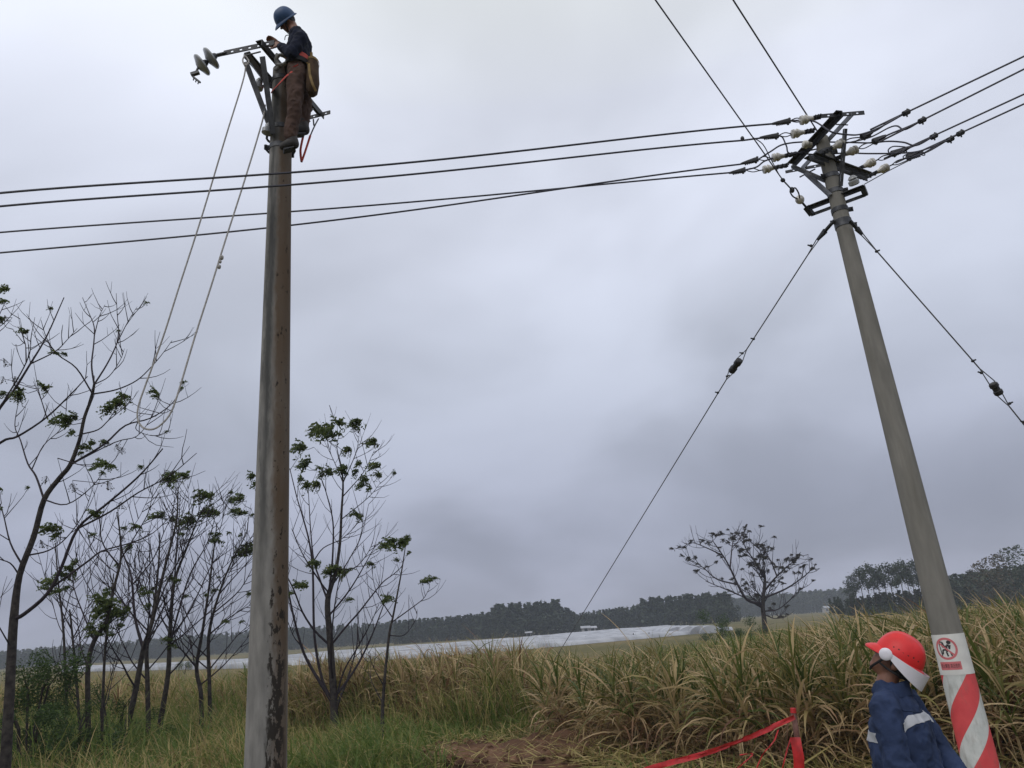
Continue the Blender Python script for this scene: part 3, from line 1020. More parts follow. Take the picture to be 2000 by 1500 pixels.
def tuft(root, p, size, meshes=None, name='leaf_cluster', squash=1.0, rotz=0.5):
    o = link_mesh(name, random.choice(meshes or TUFTS), root)
    o.location = Vector(p) - root.location
    o.rotation_euler = (random.gauss(0, .25), random.gauss(0, .25), random.gauss(0, rotz))
    o.scale = (size, size, size * squash)
    o['kind'] = 'stuff'
    return o


def grow_twigs(mb, pts, n, length, r, lo=0.35, up=0.55, ends=None, sub=0.5):
    """curved bare shoots along a limb"""
    m = len(pts)
    for i in range(n):
        t = lo + (1 - lo) * (i + random.random()) / n
        k = min(int(t * (m - 1)), m - 2)
        p = pts[k].lerp(pts[k + 1], t * (m - 1) - k)
        d = (pts[k + 1] - pts[k]).normalized()
        sd = Vector((random.gauss(0, 1), random.gauss(0, 1), random.gauss(0, .5)))
        sd = (sd - d * sd.dot(d)).normalized()
        v = (d * 0.7 + sd * 0.75).normalized()
        L = length * random.uniform(0.5, 1.15) * (1.15 - 0.45 * t)
        q = [p]
        for j in range(4):
            v = (v + Vector((0, 0, up * 0.33)) + Vector((random.gauss(0, .07), random.gauss(0, .07), random.gauss(0, .07)))).normalized()
            q.append(q[-1] + v * L / 4)
        mb.tube(q, [r, r * .35], 4, False)
        if ends is not None: ends.append(q[-1])
        if random.random() < sub:
            w = (v + Vector((random.gauss(0, .6), random.gauss(0, .6), random.uniform(-.1, .5)))).normalized()
            e = q[2] + w * L * 0.45
            mb.tube([q[2], q[2].lerp(e, .5) + Vector((0, 0, -.02 * L)), e + Vector((0, 0, .05 * L))], [r * .6, r * .3], 3, False)


def traced_tree(name, label, Y, trunk, limbs, tufts, twig=(5, 0.8, 0.009), group=None, cat='tree', rpx=0.66, auto=0, dry=False, fruit=(), jit=0.5, tw_up=.55, auto_h=(0.3, 0.9), tuft_tips=0):
    """trunk: [(px,py,rpx)...] from the ground up; limbs: lists of (px,py) with first a radius in px; all at distance about Y"""
    sc = Y * 1.05 / F
    b = P(trunk[0][0], trunk[0][1], Y)
    root = empty(name, (b.x, b.y, 0), label, cat, group)
    tp = [P(x, y, Y) for x, y, _ in trunk]
    rr = [r * sc * rpx for _, _, r in trunk]
    if tp[0].z > -0.1:
        d = tp[0].copy(); d.z = -0.12
        d.x -= (tp[1].x - tp[0].x) * 0.25
        tp.insert(0, d); rr.insert(0, rr[0] * 1.25)
    sp = catmull(tp, 4)
    sr = [np.interp(i / (len(sp) - 1) * (len(tp) - 1), range(len(tp)), rr) for i in range(len(sp))]
    mb = MB(); mb.tube(sp, sr, 9)
    grow_twigs(mb, sp, twig[0], twig[1] * .9, twig[2], .55, tw_up)
    mb.build('trunk', MT['bark'], root)
    ends = []
    polys = [sp]
    for lb in limbs:
        r0 = lb[0]; pp = lb[1:]
        dz = random.choice((-1, 1)) * random.uniform(.25, 1) * jit
        # start depth of the limb is that of the nearest point already built
        s0 = P(pp[0][0], pp[0][1], Y)
        best = min((q for pl in polys for q in pl), key=lambda q: (q.x - s0.x) ** 2 + (q.z - s0.z) ** 2)
        y0 = best.y
        m = len(pp)
        q = [P(x, y, y0 + dz * (i / (m - 1)) ** 1.2) for i, (x, y) in enumerate(pp)]
        q[0] = best.copy() if (best - q[0]).length < 0.25 else q[0]
        c = catmull(q, 4)
        mb = MB(); mb.tube(c, [r0 * sc * rpx, r0 * sc * rpx * .28], 7)
        grow_twigs(mb, c, twig[0], twig[1], twig[2], .35, tw_up, ends)
        ends.append(c[-1])
        mb.build('branch', MT['twig'], root)
        polys.append(c)
    H = sp[-1].z
    for i in range(auto):
        t = auto_h[0] + (auto_h[1] - auto_h[0]) * (i + random.random() * .8) / auto
        k = min(int(t * (len(sp) - 1)), len(sp) - 2)
        p = sp[k]
        an = random.uniform(0, 6.28)
        v = Vector((math.cos(an), math.sin(an), random.uniform(.5, 1.0))).normalized()
        Lb = H * random.uniform(.25, .42) * (1.2 - .5 * t)
        q = [p]
        for j in range(5):
            v = (v + Vector((0, 0, .16)) + Vector((random.gauss(0, .08), random.gauss(0, .08), 0))).normalized()
            q.append(q[-1] + v * Lb / 5)
        c = catmull(q, 3)
        r_ = sr[k] * .38
        mb = MB(); mb.tube(c, [r_, max(r_ * .3, .004)], 6)
        grow_twigs(mb, c, twig[0], twig[1], twig[2], .3, tw_up, ends)
        ends.append(c[-1])
        mb.build('branch', MT['twig'], root)
        polys.append(c)
    allp = [q for pl in polys for q in pl] + ends
    for (px, py, s) in tufts:
        g = P(px, py, Y)
        near = min(allp, key=lambda q: (q.x - g.x) ** 2 + (q.z - g.z) ** 2)
        p = P(px, py, near.y)
        if (near - p).length > 0.12:
            mb = MB(); mb.tube([near, near.lerp(p, .5) + Vector((0, 0, -.04)), p], [twig[2] * .9, twig[2] * .4], 4, False)
            mb.build('branch', MT['twig'], root)
        tuft(root, p, s * sc * (0.95 if dry else 1.05), DRYT if dry else None)
    for p in random.sample(ends, min(tuft_tips, len(ends))):
        tuft(root, p, (random.uniform(4, 6.5) if dry else random.uniform(6, 10)) * sc, DRYT if dry else None)
    for (px, py, s) in fruit:
        g = P(px, py, Y)
        near = min(allp, key=lambda q: (q.x - g.x) ** 2 + (q.z - g.z) ** 2)
        p = P(px, py, near.y)
        mb = MB(); mb.tube([near, near.lerp(p, .6), p], [.005, .003], 3, False); mb.build('branch', MT['twig'], root)
        tuft(root, p, s * sc, FRUIT, 'fruit_cluster', 1.0)
    return root


def shift(pts, dx, dy):
    return [(x + dx, y + dy) for x, y in pts]


# the big bare tree at the left edge
traced_tree('chinaberry_tree', 'big nearly bare tree with thick dark trunk rising at the left edge', 9.6,
    [(6, 1560, 15), (16, 1400, 13), (22, 1290, 12), (27, 1208, 11.5), (38, 1124, 8.5), (66, 1048, 8), (86, 976, 7.5), (116, 934, 7), (137, 908, 6.5), (155, 860, 5.2), (165, 815, 4.8), (179, 777, 4.3), (184, 751, 3.6)],
    [[3, (184, 751), (179, 713), (183, 673), (184, 639), (174, 612), (161, 581)], [1.8, (184, 639), (194, 618), (205, 595)],
     [2.8, (184, 751), (208, 713), (224, 681), (232, 655), (229, 615), (227, 573)], [1.8, (232, 655), (250, 628), (268, 599)],
     [1.8, (184, 751), (213, 735), (235, 703), (243, 681)],
     [2.6, (181, 770), (227, 761), (267, 743), (296, 716), (318, 690), (336, 665)],
     [2.6, (180, 772), (149, 719), (112, 692), (91, 660), (80, 625)],
     [2.4, (158, 847), (192, 839), (213, 820), (240, 798), (256, 780)],
     [3.6, (140, 908), (203, 868), (245, 831), (293, 817), (333, 791), (355, 759)],
     [1.6, (245, 831), (267, 840), (301, 851), (337, 839)],
     [2.0, (141, 911), (224, 864), (267, 852), (293, 820), (315, 780)],
     [6.2, (28, 1206), (46, 1200), (92, 1160), (120, 1108), (152, 1032), (204, 988), (256, 944), (288, 912), (318, 876)],
     [3.2, (152, 1032), (214, 1000), (270, 962), (330, 930), (384, 885)],
     [3.4, (100, 1146), (172, 1096), (200, 1076), (256, 1060), (300, 1040), (340, 1000)],
     [3.4, (86, 976), (70, 930), (54, 905), (40, 860), (29, 831), (36, 785)], [2, (54, 905), (85, 870), (118, 838), (130, 800)],
     [3.0, (46, 1110), (20, 1060), (5, 1000), (-15, 950)], [2.4, (40, 1120), (20, 1100), (-10, 1085), (-40, 1030)],
     [2.6, (52, 1085), (95, 1075), (130, 1050), (165, 1000), (185, 940)],
     [2.2, (24, 1260), (-10, 1210), (-40, 1160)], [2.4, (90, 975), (130, 985), (180, 950), (215, 900)]],
    [(228, 790, 26), (240, 776, 18), (212, 800, 18), (301, 766, 14), (302, 775, 10), (122, 822, 22), (108, 826, 14), (142, 815, 16), (85, 757, 17), (105, 690, 11), (195, 907, 20), (215, 912, 12), (165, 875, 14),
     (124, 692, 8), (180, 868, 12), (95, 1035, 22), (110, 1045, 14), (185, 1006, 16), (140, 845, 12), (205, 865, 12)],
    (5, 0.62, 0.0065), rpx=.64, tuft_tips=14, fruit=[(228, 872, 10), (238, 878, 9), (210, 945, 12), (140, 950, 12), (235, 985, 11), (90, 935, 11), (80, 1060, 12)], jit=0.9)

traced_tree('chinaberry_tree', 'bare branching tree reaching in from beyond the left edge', 8.8,
    [(-190, 1560, 16), (-150, 1250, 13), (-100, 1000, 9), (-60, 890, 8)],
    [[5.2, (-60, 890), (0, 796), (24, 767), (59, 711), (91, 657), (125, 581)], [2.2, (64, 705), (107, 687), (130, 665), (151, 641)],
     [4.6, (-80, 930), (0, 865), (35, 852), (91, 815), (141, 767), (171, 735)], [2.6, (0, 796), (40, 730), (58, 690), (60, 660)],
     [3, (-60, 890), (-40, 760), (-10, 640), (10, 590)], [2.2, (62, 708), (50, 675), (47, 665)], [2.0, (91, 815), (80, 780), (65, 745)]],
    [(8, 565, 17), (4, 590, 14), (2, 625, 14), (45, 648, 14), (35, 772, 17), (38, 762, 12), (5, 770, 12), (40, 780, 10)], (5, 0.55, 0.006), fruit=[(8, 705, 12), (28, 740, 13), (5, 740, 12), (14, 770, 11), (10, 620, 10)], jit=0.5)

T = 'leafless thin trees left of the old pole'
traced_tree('sapling', 'leaning forked sapling with grey trunk, left of the two trunks side by side', 14.5,
    [(232, 1475, 8), (260, 1372, 7.5), (280, 1268, 6.5), (296, 1220, 5), (320, 1116, 3.8), (344, 1020, 2.6), (348, 952, 1.6)],
    [[4.4, (280, 1268), (264, 1208), (256, 1124), (240, 1080), (232, 1030)], [2.4, (300, 1200), (330, 1130), (370, 1060), (400, 1010)], [2.2, (258, 1130), (300, 1090), (320, 1040), (345, 990)],
     [2.2, (264, 1208), (225, 1150), (205, 1080)]],
    [(340, 935, 22), (325, 938, 16), (360, 930, 16), (303, 1010, 16), (315, 1005, 11), (265, 1030, 13), (252, 1070, 13)], (6, 1.0, 0.008), T, auto=8, tuft_tips=5, fruit=[(290, 990, 9), (240, 1050, 9)], jit=.8)
traced_tree('sapling', 'straight dark sapling whose trunk stands close beside the leaning forked one', 15.2,
    [(290, 1440, 6.5), (288, 1330, 6), (287, 1262, 5), (300, 1190, 3.6), (310, 1100, 2.5), (312, 1040, 1.4)],
    [[2.4, (288, 1262), (312, 1200), (345, 1150), (365, 1090)], [2.2, (294, 1215), (270, 1160), (262, 1090)]],
    [(300, 1150, 8)], (6, 0.95, 0.008), T, auto=8, tuft_tips=5, jit=.8)
traced_tree('sapling', 'tall sapling with vertical dark trunk and tufted top, midway between leaning sapling and pole', 15.5,
    [(312, 1420, 7), (328, 1320, 6.4), (332, 1240, 5.4), (340, 1140, 4), (364, 1072, 2.8), (384, 1020, 1.9), (398, 990, 1.2)],
    [[3, (330, 1260), (350, 1190), (372, 1120), (405, 1060), (420, 1010)], [2.4, (338, 1150), (345, 1080), (350, 1010), (352, 960)], [2.6, (330, 1250), (372, 1190), (410, 1110), (430, 1080)], [2, (332, 1240), (305, 1180), (290, 1120)]],
    [(395, 970, 20), (412, 968, 12), (405, 1000, 22), (420, 1003, 14), (370, 1020, 20), (355, 1022, 12), (348, 1135, 9), (330, 1250, 12), (335, 1262, 10)], (6, 1.0, 0.008), T, auto=8, tuft_tips=5, jit=.8)
traced_tree('sapling', 'slim forked sapling with dark foot, nearest but one to the old pole', 16,
    [(394, 1405, 6), (392, 1350, 5.6), (384, 1304, 5), (396, 1230, 3.8), (408, 1150, 3), (418, 1070, 2), (424, 1020, 1.2)],
    [[2.6, (384, 1304), (360, 1275), (345, 1255), (330, 1190)], [2, (402, 1190), (430, 1140), (470, 1080)]],
    [(420, 1057, 15), (425, 1045, 9), (428, 1128, 5)], (6, 0.9, 0.008), T, auto=8, tuft_tips=5, jit=.8)
traced_tree('sapling', 'slim sapling standing nearest the old pole on its left', 16,
    [(410, 1405, 5.6), (409, 1330, 5), (408, 1240, 4.4), (428, 1160, 3), (452, 1098, 2.2), (480, 1044, 1.4), (484, 1020, 1)],
    [[2.4, (410, 1236), (450, 1205), (492, 1180)], [2, (428, 1160), (455, 1130), (490, 1090), (515, 1050)], [2.2, (416, 1205), (470, 1150), (505, 1085)], [2, (412, 1318), (440, 1270), (470, 1235), (500, 1215)]],
    [(467, 975, 19), (455, 975, 11), (468, 1003, 18), (480, 1078, 24), (495, 1072, 16), (492, 932, 14), (500, 945, 14), (472, 1215, 6), (455, 1000, 10)], (6, 0.9, 0.008), T, auto=8, tuft_tips=5, jit=.8)
traced_tree('vine_covered_tree', 'crooked tree with creeper leaves hanging round its bent trunk', 13.0,
    [(172, 1490, 7), (172, 1400, 6.6), (172, 1300, 6.4), (184, 1252, 6), (208, 1212, 5), (222, 1150, 3.8), (236, 1092, 3.2), (234, 1040, 2.2), (228, 1000, 1.4)],
    [[2.6, (184, 1252), (165, 1205), (145, 1150), (140, 1100)], [2.6, (230, 1110), (200, 1060), (195, 1000)], [2.2, (236, 1092), (262, 1050), (290, 1000), (300, 950)]],
    [(205, 1180, 22), (200, 1195, 22), (215, 1205, 18), (190, 1170, 16), (225, 1195, 18), (245, 1195, 16), (210, 1160, 16), (180, 1235, 14), (195, 1240, 12), (175, 1225, 12), (205, 1225, 14), (215, 1240, 10),
     (120, 1125, 18), (100, 1140, 18), (135, 1115, 18), (90, 1150, 12), (145, 1100, 14), (110, 1155, 14), (130, 1150, 12), (285, 1160, 12), (290, 1185, 10), (278, 1150, 10)], (5, 0.8, 0.008), T, auto=5, jit=.5)
traced_tree('sapling', 'thin whip-like sapling left of the creeper-covered tree, forked low', 14,
    [(156, 1440, 4), (150, 1340, 3.6), (142, 1248, 3), (136, 1190, 2)], [[1.8, (142, 1248), (160, 1210), (175, 1150)], [1.8, (140, 1230), (115, 1180), (100, 1120)]], [], (5, 0.8, 0.007), T, auto=5, jit=.5)
traced_tree('sapling', 'thin straight sapling between the big tree and the whip-like one', 14.5,
    [(130, 1400, 3.6), (127, 1300, 3.4), (123, 1220, 3), (114, 1140, 2.2), (108, 1060, 1.4)], [[1.6, (122, 1215), (140, 1150), (160, 1090)]], [(180, 1045, 9)], (5, 0.8, 0.007), T, auto=5, jit=.5)
traced_tree('sapling', 'thin upright sapling right of the creeper-covered tree', 13.6,
    [(198, 1470, 4), (201, 1360, 3.8), (206, 1260, 3.2), (214, 1200, 2.4), (222, 1120, 1.4)], [[1.6, (204, 1290), (235, 1220), (252, 1160)], [1.4, (200, 1380), (222, 1300), (240, 1230)]], [], (5, 0.8, 0.007), T, auto=4, jit=.5)

# trees right of the old pole
traced_tree('chinaberry_tree', 'many-stemmed bush-like tree with leafy wind-blown tufts right of the old pole', 16.5,
    [(653, 1392, 11), (650, 1330, 10), (644, 1240, 9.2), (640, 1173, 8), (655, 1120, 5), (664, 1060, 4.2), (667, 1000, 3.6), (670, 943, 2.8), (664, 900, 2)],
    [[1.8, (664, 905), (658, 871), (666, 837)], [1.8, (670, 943), (652, 900), (633, 861)], [1.8, (671, 945), (695, 885), (702, 847)], [1.8, (670, 965), (709, 924), (731, 880)], [1.7, (667, 1010), (719, 972), (743, 943)],
     [5.4, (648, 1385), (630, 1341), (600, 1290), (585, 1250), (568, 1180), (561, 1135), (552, 1080)],
     [4.6, (646, 1375), (628, 1322), (614, 1240), (611, 1116), (604, 1058), (590, 1005), (580, 972), (566, 915)],
     [3.4, (640, 1173), (648, 1110), (651, 1050), (649, 1010), (637, 962), (628, 935)],
     [3.2, (638, 1170), (624, 1130), (613, 1095), (607, 1040), (604, 990), (602, 955)],
     [3.2, (650, 1252), (675, 1225), (700, 1197), (725, 1165), (748, 1137), (768, 1122), (786, 1106)],
     [2.0, (611, 1086), (632, 1070), (668, 1052), (695, 1025), (704, 1000)],
     [2.8, (656, 1370), (672, 1310), (700, 1262), (725, 1215), (740, 1180)],
     [2.0, (590, 1262), (572, 1240), (556, 1195)], [2.0, (648, 1110), (690, 1110), (715, 1085), (728, 1060)]],
    [(628, 845, 26), (616, 842, 18), (640, 838, 20), (645, 852, 18), (660, 828, 18), (696, 826, 19), (690, 833, 13), (588, 877, 20), (577, 876, 15), (598, 907, 20), (590, 912, 14), (725, 868, 18), (730, 862, 12),
     (678, 880, 15), (640, 925, 17), (628, 930, 11), (668, 915, 17), (672, 925, 13), (700, 906, 13), (695, 922, 12), (733, 912, 16), (738, 930, 13), (712, 940, 15), (705, 950, 13), (722, 955, 10), (600, 950, 16),
     (617, 948, 15), (588, 938, 11), (660, 1118, 20), (650, 1112, 16), (675, 1120, 14), (640, 1120, 12), (618, 1103, 14), (606, 1100, 10), (592, 1144, 16), (580, 1142, 11), (694, 1006, 15), (724, 1103, 12), (682, 1172, 8)],
    (7, 0.95, 0.0075), jit=.9, rpx=.62, auto=7, auto_h=(.08, .6), tuft_tips=5)
traced_tree('sapling', 'small slender tree with two leafy tufts, second to the right of the old pole', 14.6,
    [(748, 1450, 6), (747, 1400, 5), (750, 1340, 4), (760, 1241, 3.4), (767, 1207, 2.8), (778, 1150, 2.2), (786, 1106, 1.8), (792, 1066, 1.2)],
    [[1.8, (766, 1212), (810, 1183), (828, 1168), (839, 1148)], [1.8, (766, 1210), (748, 1178), (733, 1150), (726, 1112)], [1.6, (758, 1250), (790, 1240), (812, 1210), (815, 1190)], [1.5, (752, 1330), (728, 1300), (715, 1260)],
     [1.5, (750, 1370), (735, 1350), (722, 1320), (718, 1290)]],
    [(760, 1064, 17), (750, 1068, 13), (768, 1058, 13), (790, 1062, 16), (797, 1055, 13), (785, 1060, 13), (757, 1170, 14), (752, 1176, 9), (838, 1134, 13), (828, 1137, 9), (848, 1130, 8), (800, 1080, 7), (775, 1095, 7)],
    (4, 0.6, 0.006), jit=.5)

# bare spreading tree in the middle of the cane
traced_tree('kapok_tree', 'lone spreading bare tree with dark clumps of leaves beyond the cane', 62,
    [(1497, 1250, 6.4), (1495, 1232, 6), (1492, 1205, 5.2), (1490, 1180, 4.6), (1494, 1131, 3), (1490, 1112, 2)],
    [[3.4, (1490, 1180), (1460, 1172), (1441, 1142), (1426, 1109), (1412, 1085), (1392, 1056)], [2.0, (1441, 1142), (1400, 1131), (1374, 1109), (1344, 1090)], [1.8, (1426, 1109), (1430, 1067), (1434, 1045)],
     [1.6, (1412, 1085), (1380, 1070), (1352, 1060), (1334, 1068)], [2.2, (1494, 1131), (1475, 1097), (1456, 1070), (1450, 1045)], [2.4, (1492, 1158), (1512, 1131), (1535, 1109), (1557, 1090)],
     [2.4, (1491, 1172), (1535, 1150), (1569, 1127), (1587, 1110)], [2.2, (1489, 1184), (1450, 1165), (1415, 1150), (1378, 1135)], [1.8, (1494, 1131), (1490, 1090), (1478, 1062)],
     [1.8, (1514, 1128), (1505, 1095), (1492, 1072)], [1.6, (1493, 1196), (1520, 1190), (1550, 1165), (1570, 1145)], [1.4, (1492, 1200), (1512, 1208), (1528, 1205)]],
    [(1350, 1058, 7), (1337, 1070, 6), (1372, 1057, 8), (1383, 1060, 7), (1392, 1044, 8), (1400, 1047, 7), (1408, 1043, 8), (1412, 1055, 6), (1430, 1050, 8), (1440, 1043, 8), (1434, 1054, 7), (1457, 1057, 8), (1465, 1055, 6), (1450, 1075, 8),
     (1463, 1072, 7), (1478, 1065, 7), (1490, 1066, 8), (1495, 1080, 8), (1484, 1085, 7), (1508, 1072, 8), (1538, 1093, 8), (1548, 1094, 7), (1557, 1090, 9), (1560, 1085, 7), (1527, 1110, 8), (1510, 1102, 7), (1466, 1101, 7), (1475, 1103, 6),
     (1456, 1085, 7), (1500, 1115, 6), (1565, 1108, 5), (1588, 1111, 6), (1345, 1091, 6), (1400, 1098, 6), (1452, 1132, 5), (1445, 1078, 7), (1492, 1090, 7), (1516, 1108, 7), (1540, 1110, 6), (1422, 1060, 7), (1468, 1120, 5), (1362, 1102, 5)],
    (11, 1.9, 0.026), jit=3.0, dry=True, rpx=.8, tuft_tips=90, auto=7, auto_h=(.45, .98))

# eucalyptus grove behind the right pole
euc_me = []
for i in range(5):
    h, w = 1.0, 0.15
    parts = []
    for c in range(9):
        zc = 0.60 + 0.37 * c / 8
        an = rng.uniform(0, 6.28); q = w * rng.uniform(0.1, .8) * (1.15 - (zc - .5))
        nl = 70
        d = rng.normal(0, 1, (nl, 3)) * np.array([.036, .036, .036])
        parts.append(leaf_quads(np.array([math.cos(an) * q, math.sin(an) * q, zc])[None] + d, rng.uniform(.03, .06, nl), np.clip(rng.normal(.4, .25, nl), 0, 1), .5))
    V, Fq, T_ = join(parts)
    o = np_mesh('crown', V, Fq, MT['euca'], T_); euc_me.append(o.data); bpy.data.objects.remove(o)
mb = MB(); mb.tube([(0, 0, -0.02), (0.004, 0, .4), (0, 0.004, .95)], [.012, .004], 5)
for k in range(7):
    a_ = random.uniform(0, 6.28); z0 = random.uniform(.35, .8)
    mb.tube([(0, 0, z0), (math.cos(a_) * .06, math.sin(a_) * .06, z0 + .08)], [.004, .002], 3, False)
_o = mb.build('trunk', MT['pale_bark']); euc_trunk = _o.data; bpy.data.objects.remove(_o)
grove = [(1654, 1136), (1664, 1122), (1675, 1112), (1686, 1105), (1697, 1108), (1708, 1112), (1720, 1106), (1731, 1102), (1742, 1104), (1752, 1100), (1763, 1098), (1774, 1102), (1784, 1097), (1794, 1104), (1804, 1098), (1816, 1106), (1830, 1112)]
for i, (px, py) in enumerate(grove):
    Yg = 138 + random.uniform(-3, 6)
    tp = P(px, py, Yg)
    lab = 'tall eucalyptus with bare lower trunk in the grove left of the striped pole'
    if i == 0: lab = 'shortest eucalyptus at the left end of the tall grove'
    root = empty('eucalyptus_tree', (tp.x, tp.y, 0), lab, 'tree', 'tall eucalyptus trees in the grove')
    hh = tp.z
    for nm, me in (('trunk', euc_trunk), ('crown', random.choice(euc_me))):
        o = link_mesh(nm, me, root); o.scale = (hh * 1.05, hh * 1.05, hh); o.rotation_euler = (0, 0, random.uniform(0, 6))
for i, (px, h) in enumerate([(1930, 7.2), (1952, 8.0), (1972, 8.6), (1995, 9.6), (2018, 10)]):
    b = P(px, 1200, 128 + i * 2)
    root = empty('broadleaf_tree', (b.x, b.y, 0), ['small brownish tree at the right edge, lowest and leftmost of its row', 'brownish round-crowned tree second in the row at the right edge', 'brownish tree third in the row at the right edge',
                 'dark tall tree cut by the right edge of the wood', 'tallest tree just past the right edge'][i], 'tree', 'trees at the right end of the wood')
    mb = MB(); mb.tube([b + Vector((0, 0, -b.z - .2)), Vector((b.x, b.y, h * .7))], [.16, .06], 6); mb.build('trunk', MT['bark'], root)
    V, Fq, T_ = crown_tmpl(h, h * .36, 420, 1, h * .06, .12)
    np_mesh('crown', V, Fq, MT['brown_tree'] if i < 3 else MT['euca'], T_, root)


def bush(label, px, py, Y, size, n, w=1.0, kind='shrub', grp=None, dark=None):
    c = P(px, py, Y)
    root = empty('shrub', (c.x, c.y, 0), label, kind, grp)
    for i in range(n):
        p = c + Vector((random.gauss(0, size * .55 * w), random.gauss(0, size * .4), random.gauss(0, size * .38)))
        p.z = max(p.z, size * .25) if Y > 20 else random.uniform(.12, max(c.z, .3) + size * .55)
        tuft(root, p, size * random.uniform(.30, .55), BUSH, rotz=3)
    mb = MB()
    for i in range(5):
        e = c + Vector((random.gauss(0, size * .5 * w), random.gauss(0, size * .3), random.uniform(0, size * .3)))
        mb.tube([Vector((c.x + random.gauss(0, .05), c.y, -.05)), (c + e) / 2 - Vector((0, 0, .2)), e], [.02, .006], 5)
    mb.build('stem', MT['bark'], root)
    return root


bush('dense dark green shrub at the foot of the big left tree', 72, 1325, 12.5, 0.62, 26)
bush('spreading green undergrowth shrub below the dense dark shrub on the left', 60, 1400, 11.5, 0.5, 18, 1.5)
bush('low dark shrub in the grass under the thin trees', 225, 1365, 15.2, 0.5, 16, 1.5)
bush('dark green shrub beside the leaning sapling foot, close to the soil line', 150, 1395, 12.6, 0.36, 10, 1.4)
bush('round green bush left of the lone bare tree', 1405, 1218, 58, 1.6, 7)
bush('low dark bush at the foot of the lone bare tree', 1440, 1232, 60, 1.3, 6, 1.6)
bush('small dark bush in the white film on the left', 362, 1300, 70, 1.1, 5)


# far buildings
def house(label, px, py, Y, w, d, h, rh, roof='house_roof', nwin=3):
    c = P(px, py, Y)
    root = empty('house', (c.x, c.y, 0), label, 'house')
    x0, x1, y0, y1 = c.x - w / 2, c.x + w / 2, c.y, c.y + d
    mb = MB(); mb.bar((x0, (y0 + y1) / 2, h / 2), (x1, (y0 + y1) / 2, h / 2), d, h); mb.build('wall', MT['house_wall'], root, False)
    mb = MB()
    o_ = .4
    ym = (y0 + y1) / 2
    for (ya, za, yb, zb) in ((y0 - o_, h - .02, ym, h + rh), (ym, h + rh, y1 + o_, h - .02)):
        mb.quad((x0 - o_, ya, za + .02), (x1 + o_, ya, za + .02), (x1 + o_, yb, zb + .02), (x0 - o_, yb, zb + .02))
        mb.quad((x0 - o_, ya, za + .14), (x1 + o_, ya, za + .14), (x1 + o_, yb, zb + .14), (x0 - o_, yb, zb + .14))
        mb.quad((x0 - o_, ya, za + .02), (x1 + o_, ya, za + .02), (x1 + o_, ya, za + .14), (x0 - o_, ya, za + .14))
    for xx in (x0, x1):
        mb.quad((xx, y0, h), (xx, y1, h), (xx, ym, h + rh))
    mb.build('roof', MT[roof], root, False)
    for k in range(nwin):
        wx = x0 + w * (k + .5) / nwin
        mb = MB(); mb.bar((wx - .45, y0 - .03, h * .55), (wx + .45, y0 - .03, h * .55), .06, 1.0)
        fr = mb.build('window', MT['house_roof'], root, False)
        mb = MB(); mb.bar((wx - .38, y0 - .075, h * .55), (wx + .38, y0 - .075, h * .55), .03, .84); mb.build('pane', MT['pane'], fr, False)
    return root


house('low white shed with pale roof below the plantation, left half of a pair', 1144, 1225, 200, 1.7, 3, 1.0, .45, 'house_roof', 1)
house('low white shed with pale roof, right half of the pair below the plantation', 1157, 1224, 200, 1.5, 3, .9, .4, 'white_film', 1)
house('tiny white hut further left at the foot of the plantation', 1032, 1231, 195, 1.0, 2, .8, .25, 'white_film', 1)
house('pale village house far off left of the eucalyptus grove', 1618, 1180, 400, 3.6, 5, 2.0, .9, 'house_roof', 3)
house('second pale village house nearest the eucalyptus grove', 1633, 1178, 395, 2.6, 4, 2.3, .8, 'house_roof', 2)


# ------------------------------------------------------------------ poles
def pole_shaft(root, base, top, r0, r1, mat, n=28):
    """shaft mesh in a local frame (z along the pole) so that its stain runs down it"""
    ax = (top - base)
    rot = ax.normalized().to_track_quat('Z', 'Y')
    # make local x point to the right of the road
    m = rot.to_matrix()
    x = Vector((1, 0, 0)) - ax.normalized() * ax.normalized().x
    x.normalize(); z = ax.normalized(); y = z.cross(x)
    m = Matrix((x, y, z)).transposed()
    mb = MB()
    k = 40
    mb.lathe((0, 0, 0), (0, 0, 1), [(ax.length * i / k, r0 + (r1 - r0) * i / k) for i in range(k + 1)], n, (1, 0, 0))
    me = bpy.data.meshes.new('shaft')
    me.from_pydata([tuple(v) for v in mb.v], [], mb.f)
    me.polygons.foreach_set('use_smooth', [True] * len(me.polygons))
    me.materials.append(mat)
    o = link_mesh('shaft', me, root, base - root.location)
    o.rotation_mode = 'QUATERNION'
    o.rotation_quaternion = m.to_quaternion()
    sharp(o)
    return o, m


def band(root, c, ax, r, h, mat='steel', lug=None, name='clamp_band'):
    mb = MB(); mb.lathe(Vector(c) - Vector(ax) * h / 2, ax, [(0, r), (h, r)], 20)
    if lug is not None:
        lug = Vector(lug).normalized()
        for s in (-1, 1):
            a = Vector(c) + lug * (r - .005)
            mb.bar(a, a + lug * .05, .012, h, ax)
        mb.tube([Vector(c) + lug * (r + .03) + lug.cross(Vector(ax)) * -.04, Vector(c) + lug * (r + .03) + lug.cross(Vector(ax)) * .04], .008, 6)
    return mb.build(name, MT[mat], root)


# --- the old stained pole with the lineman
YL = 6.5
Lb = P(513.5, 1700, YL); Lt = P(549, 150, YL)
axL = (Lt - Lb).normalized()
L0 = Lb + axL * ((-0.05 - Lb.z) / axL.z)
DL = 1.055


def polwL(py):
    """radius for pole width of the photograph"""
    return 0


rootL = empty('utility_pole', (L0.x, L0.y, 0), 'old stained concrete pole on the left with a lineman working at its top', 'utility pole')
tL = P(552, 138, YL)
pole_shaft(rootL, L0, tL, 0.170, 0.096, MT['concrete_old'])
HL = P(552, 140, YL).z


def arm_pt(px, py, z):
    return PZ(px, py, z)


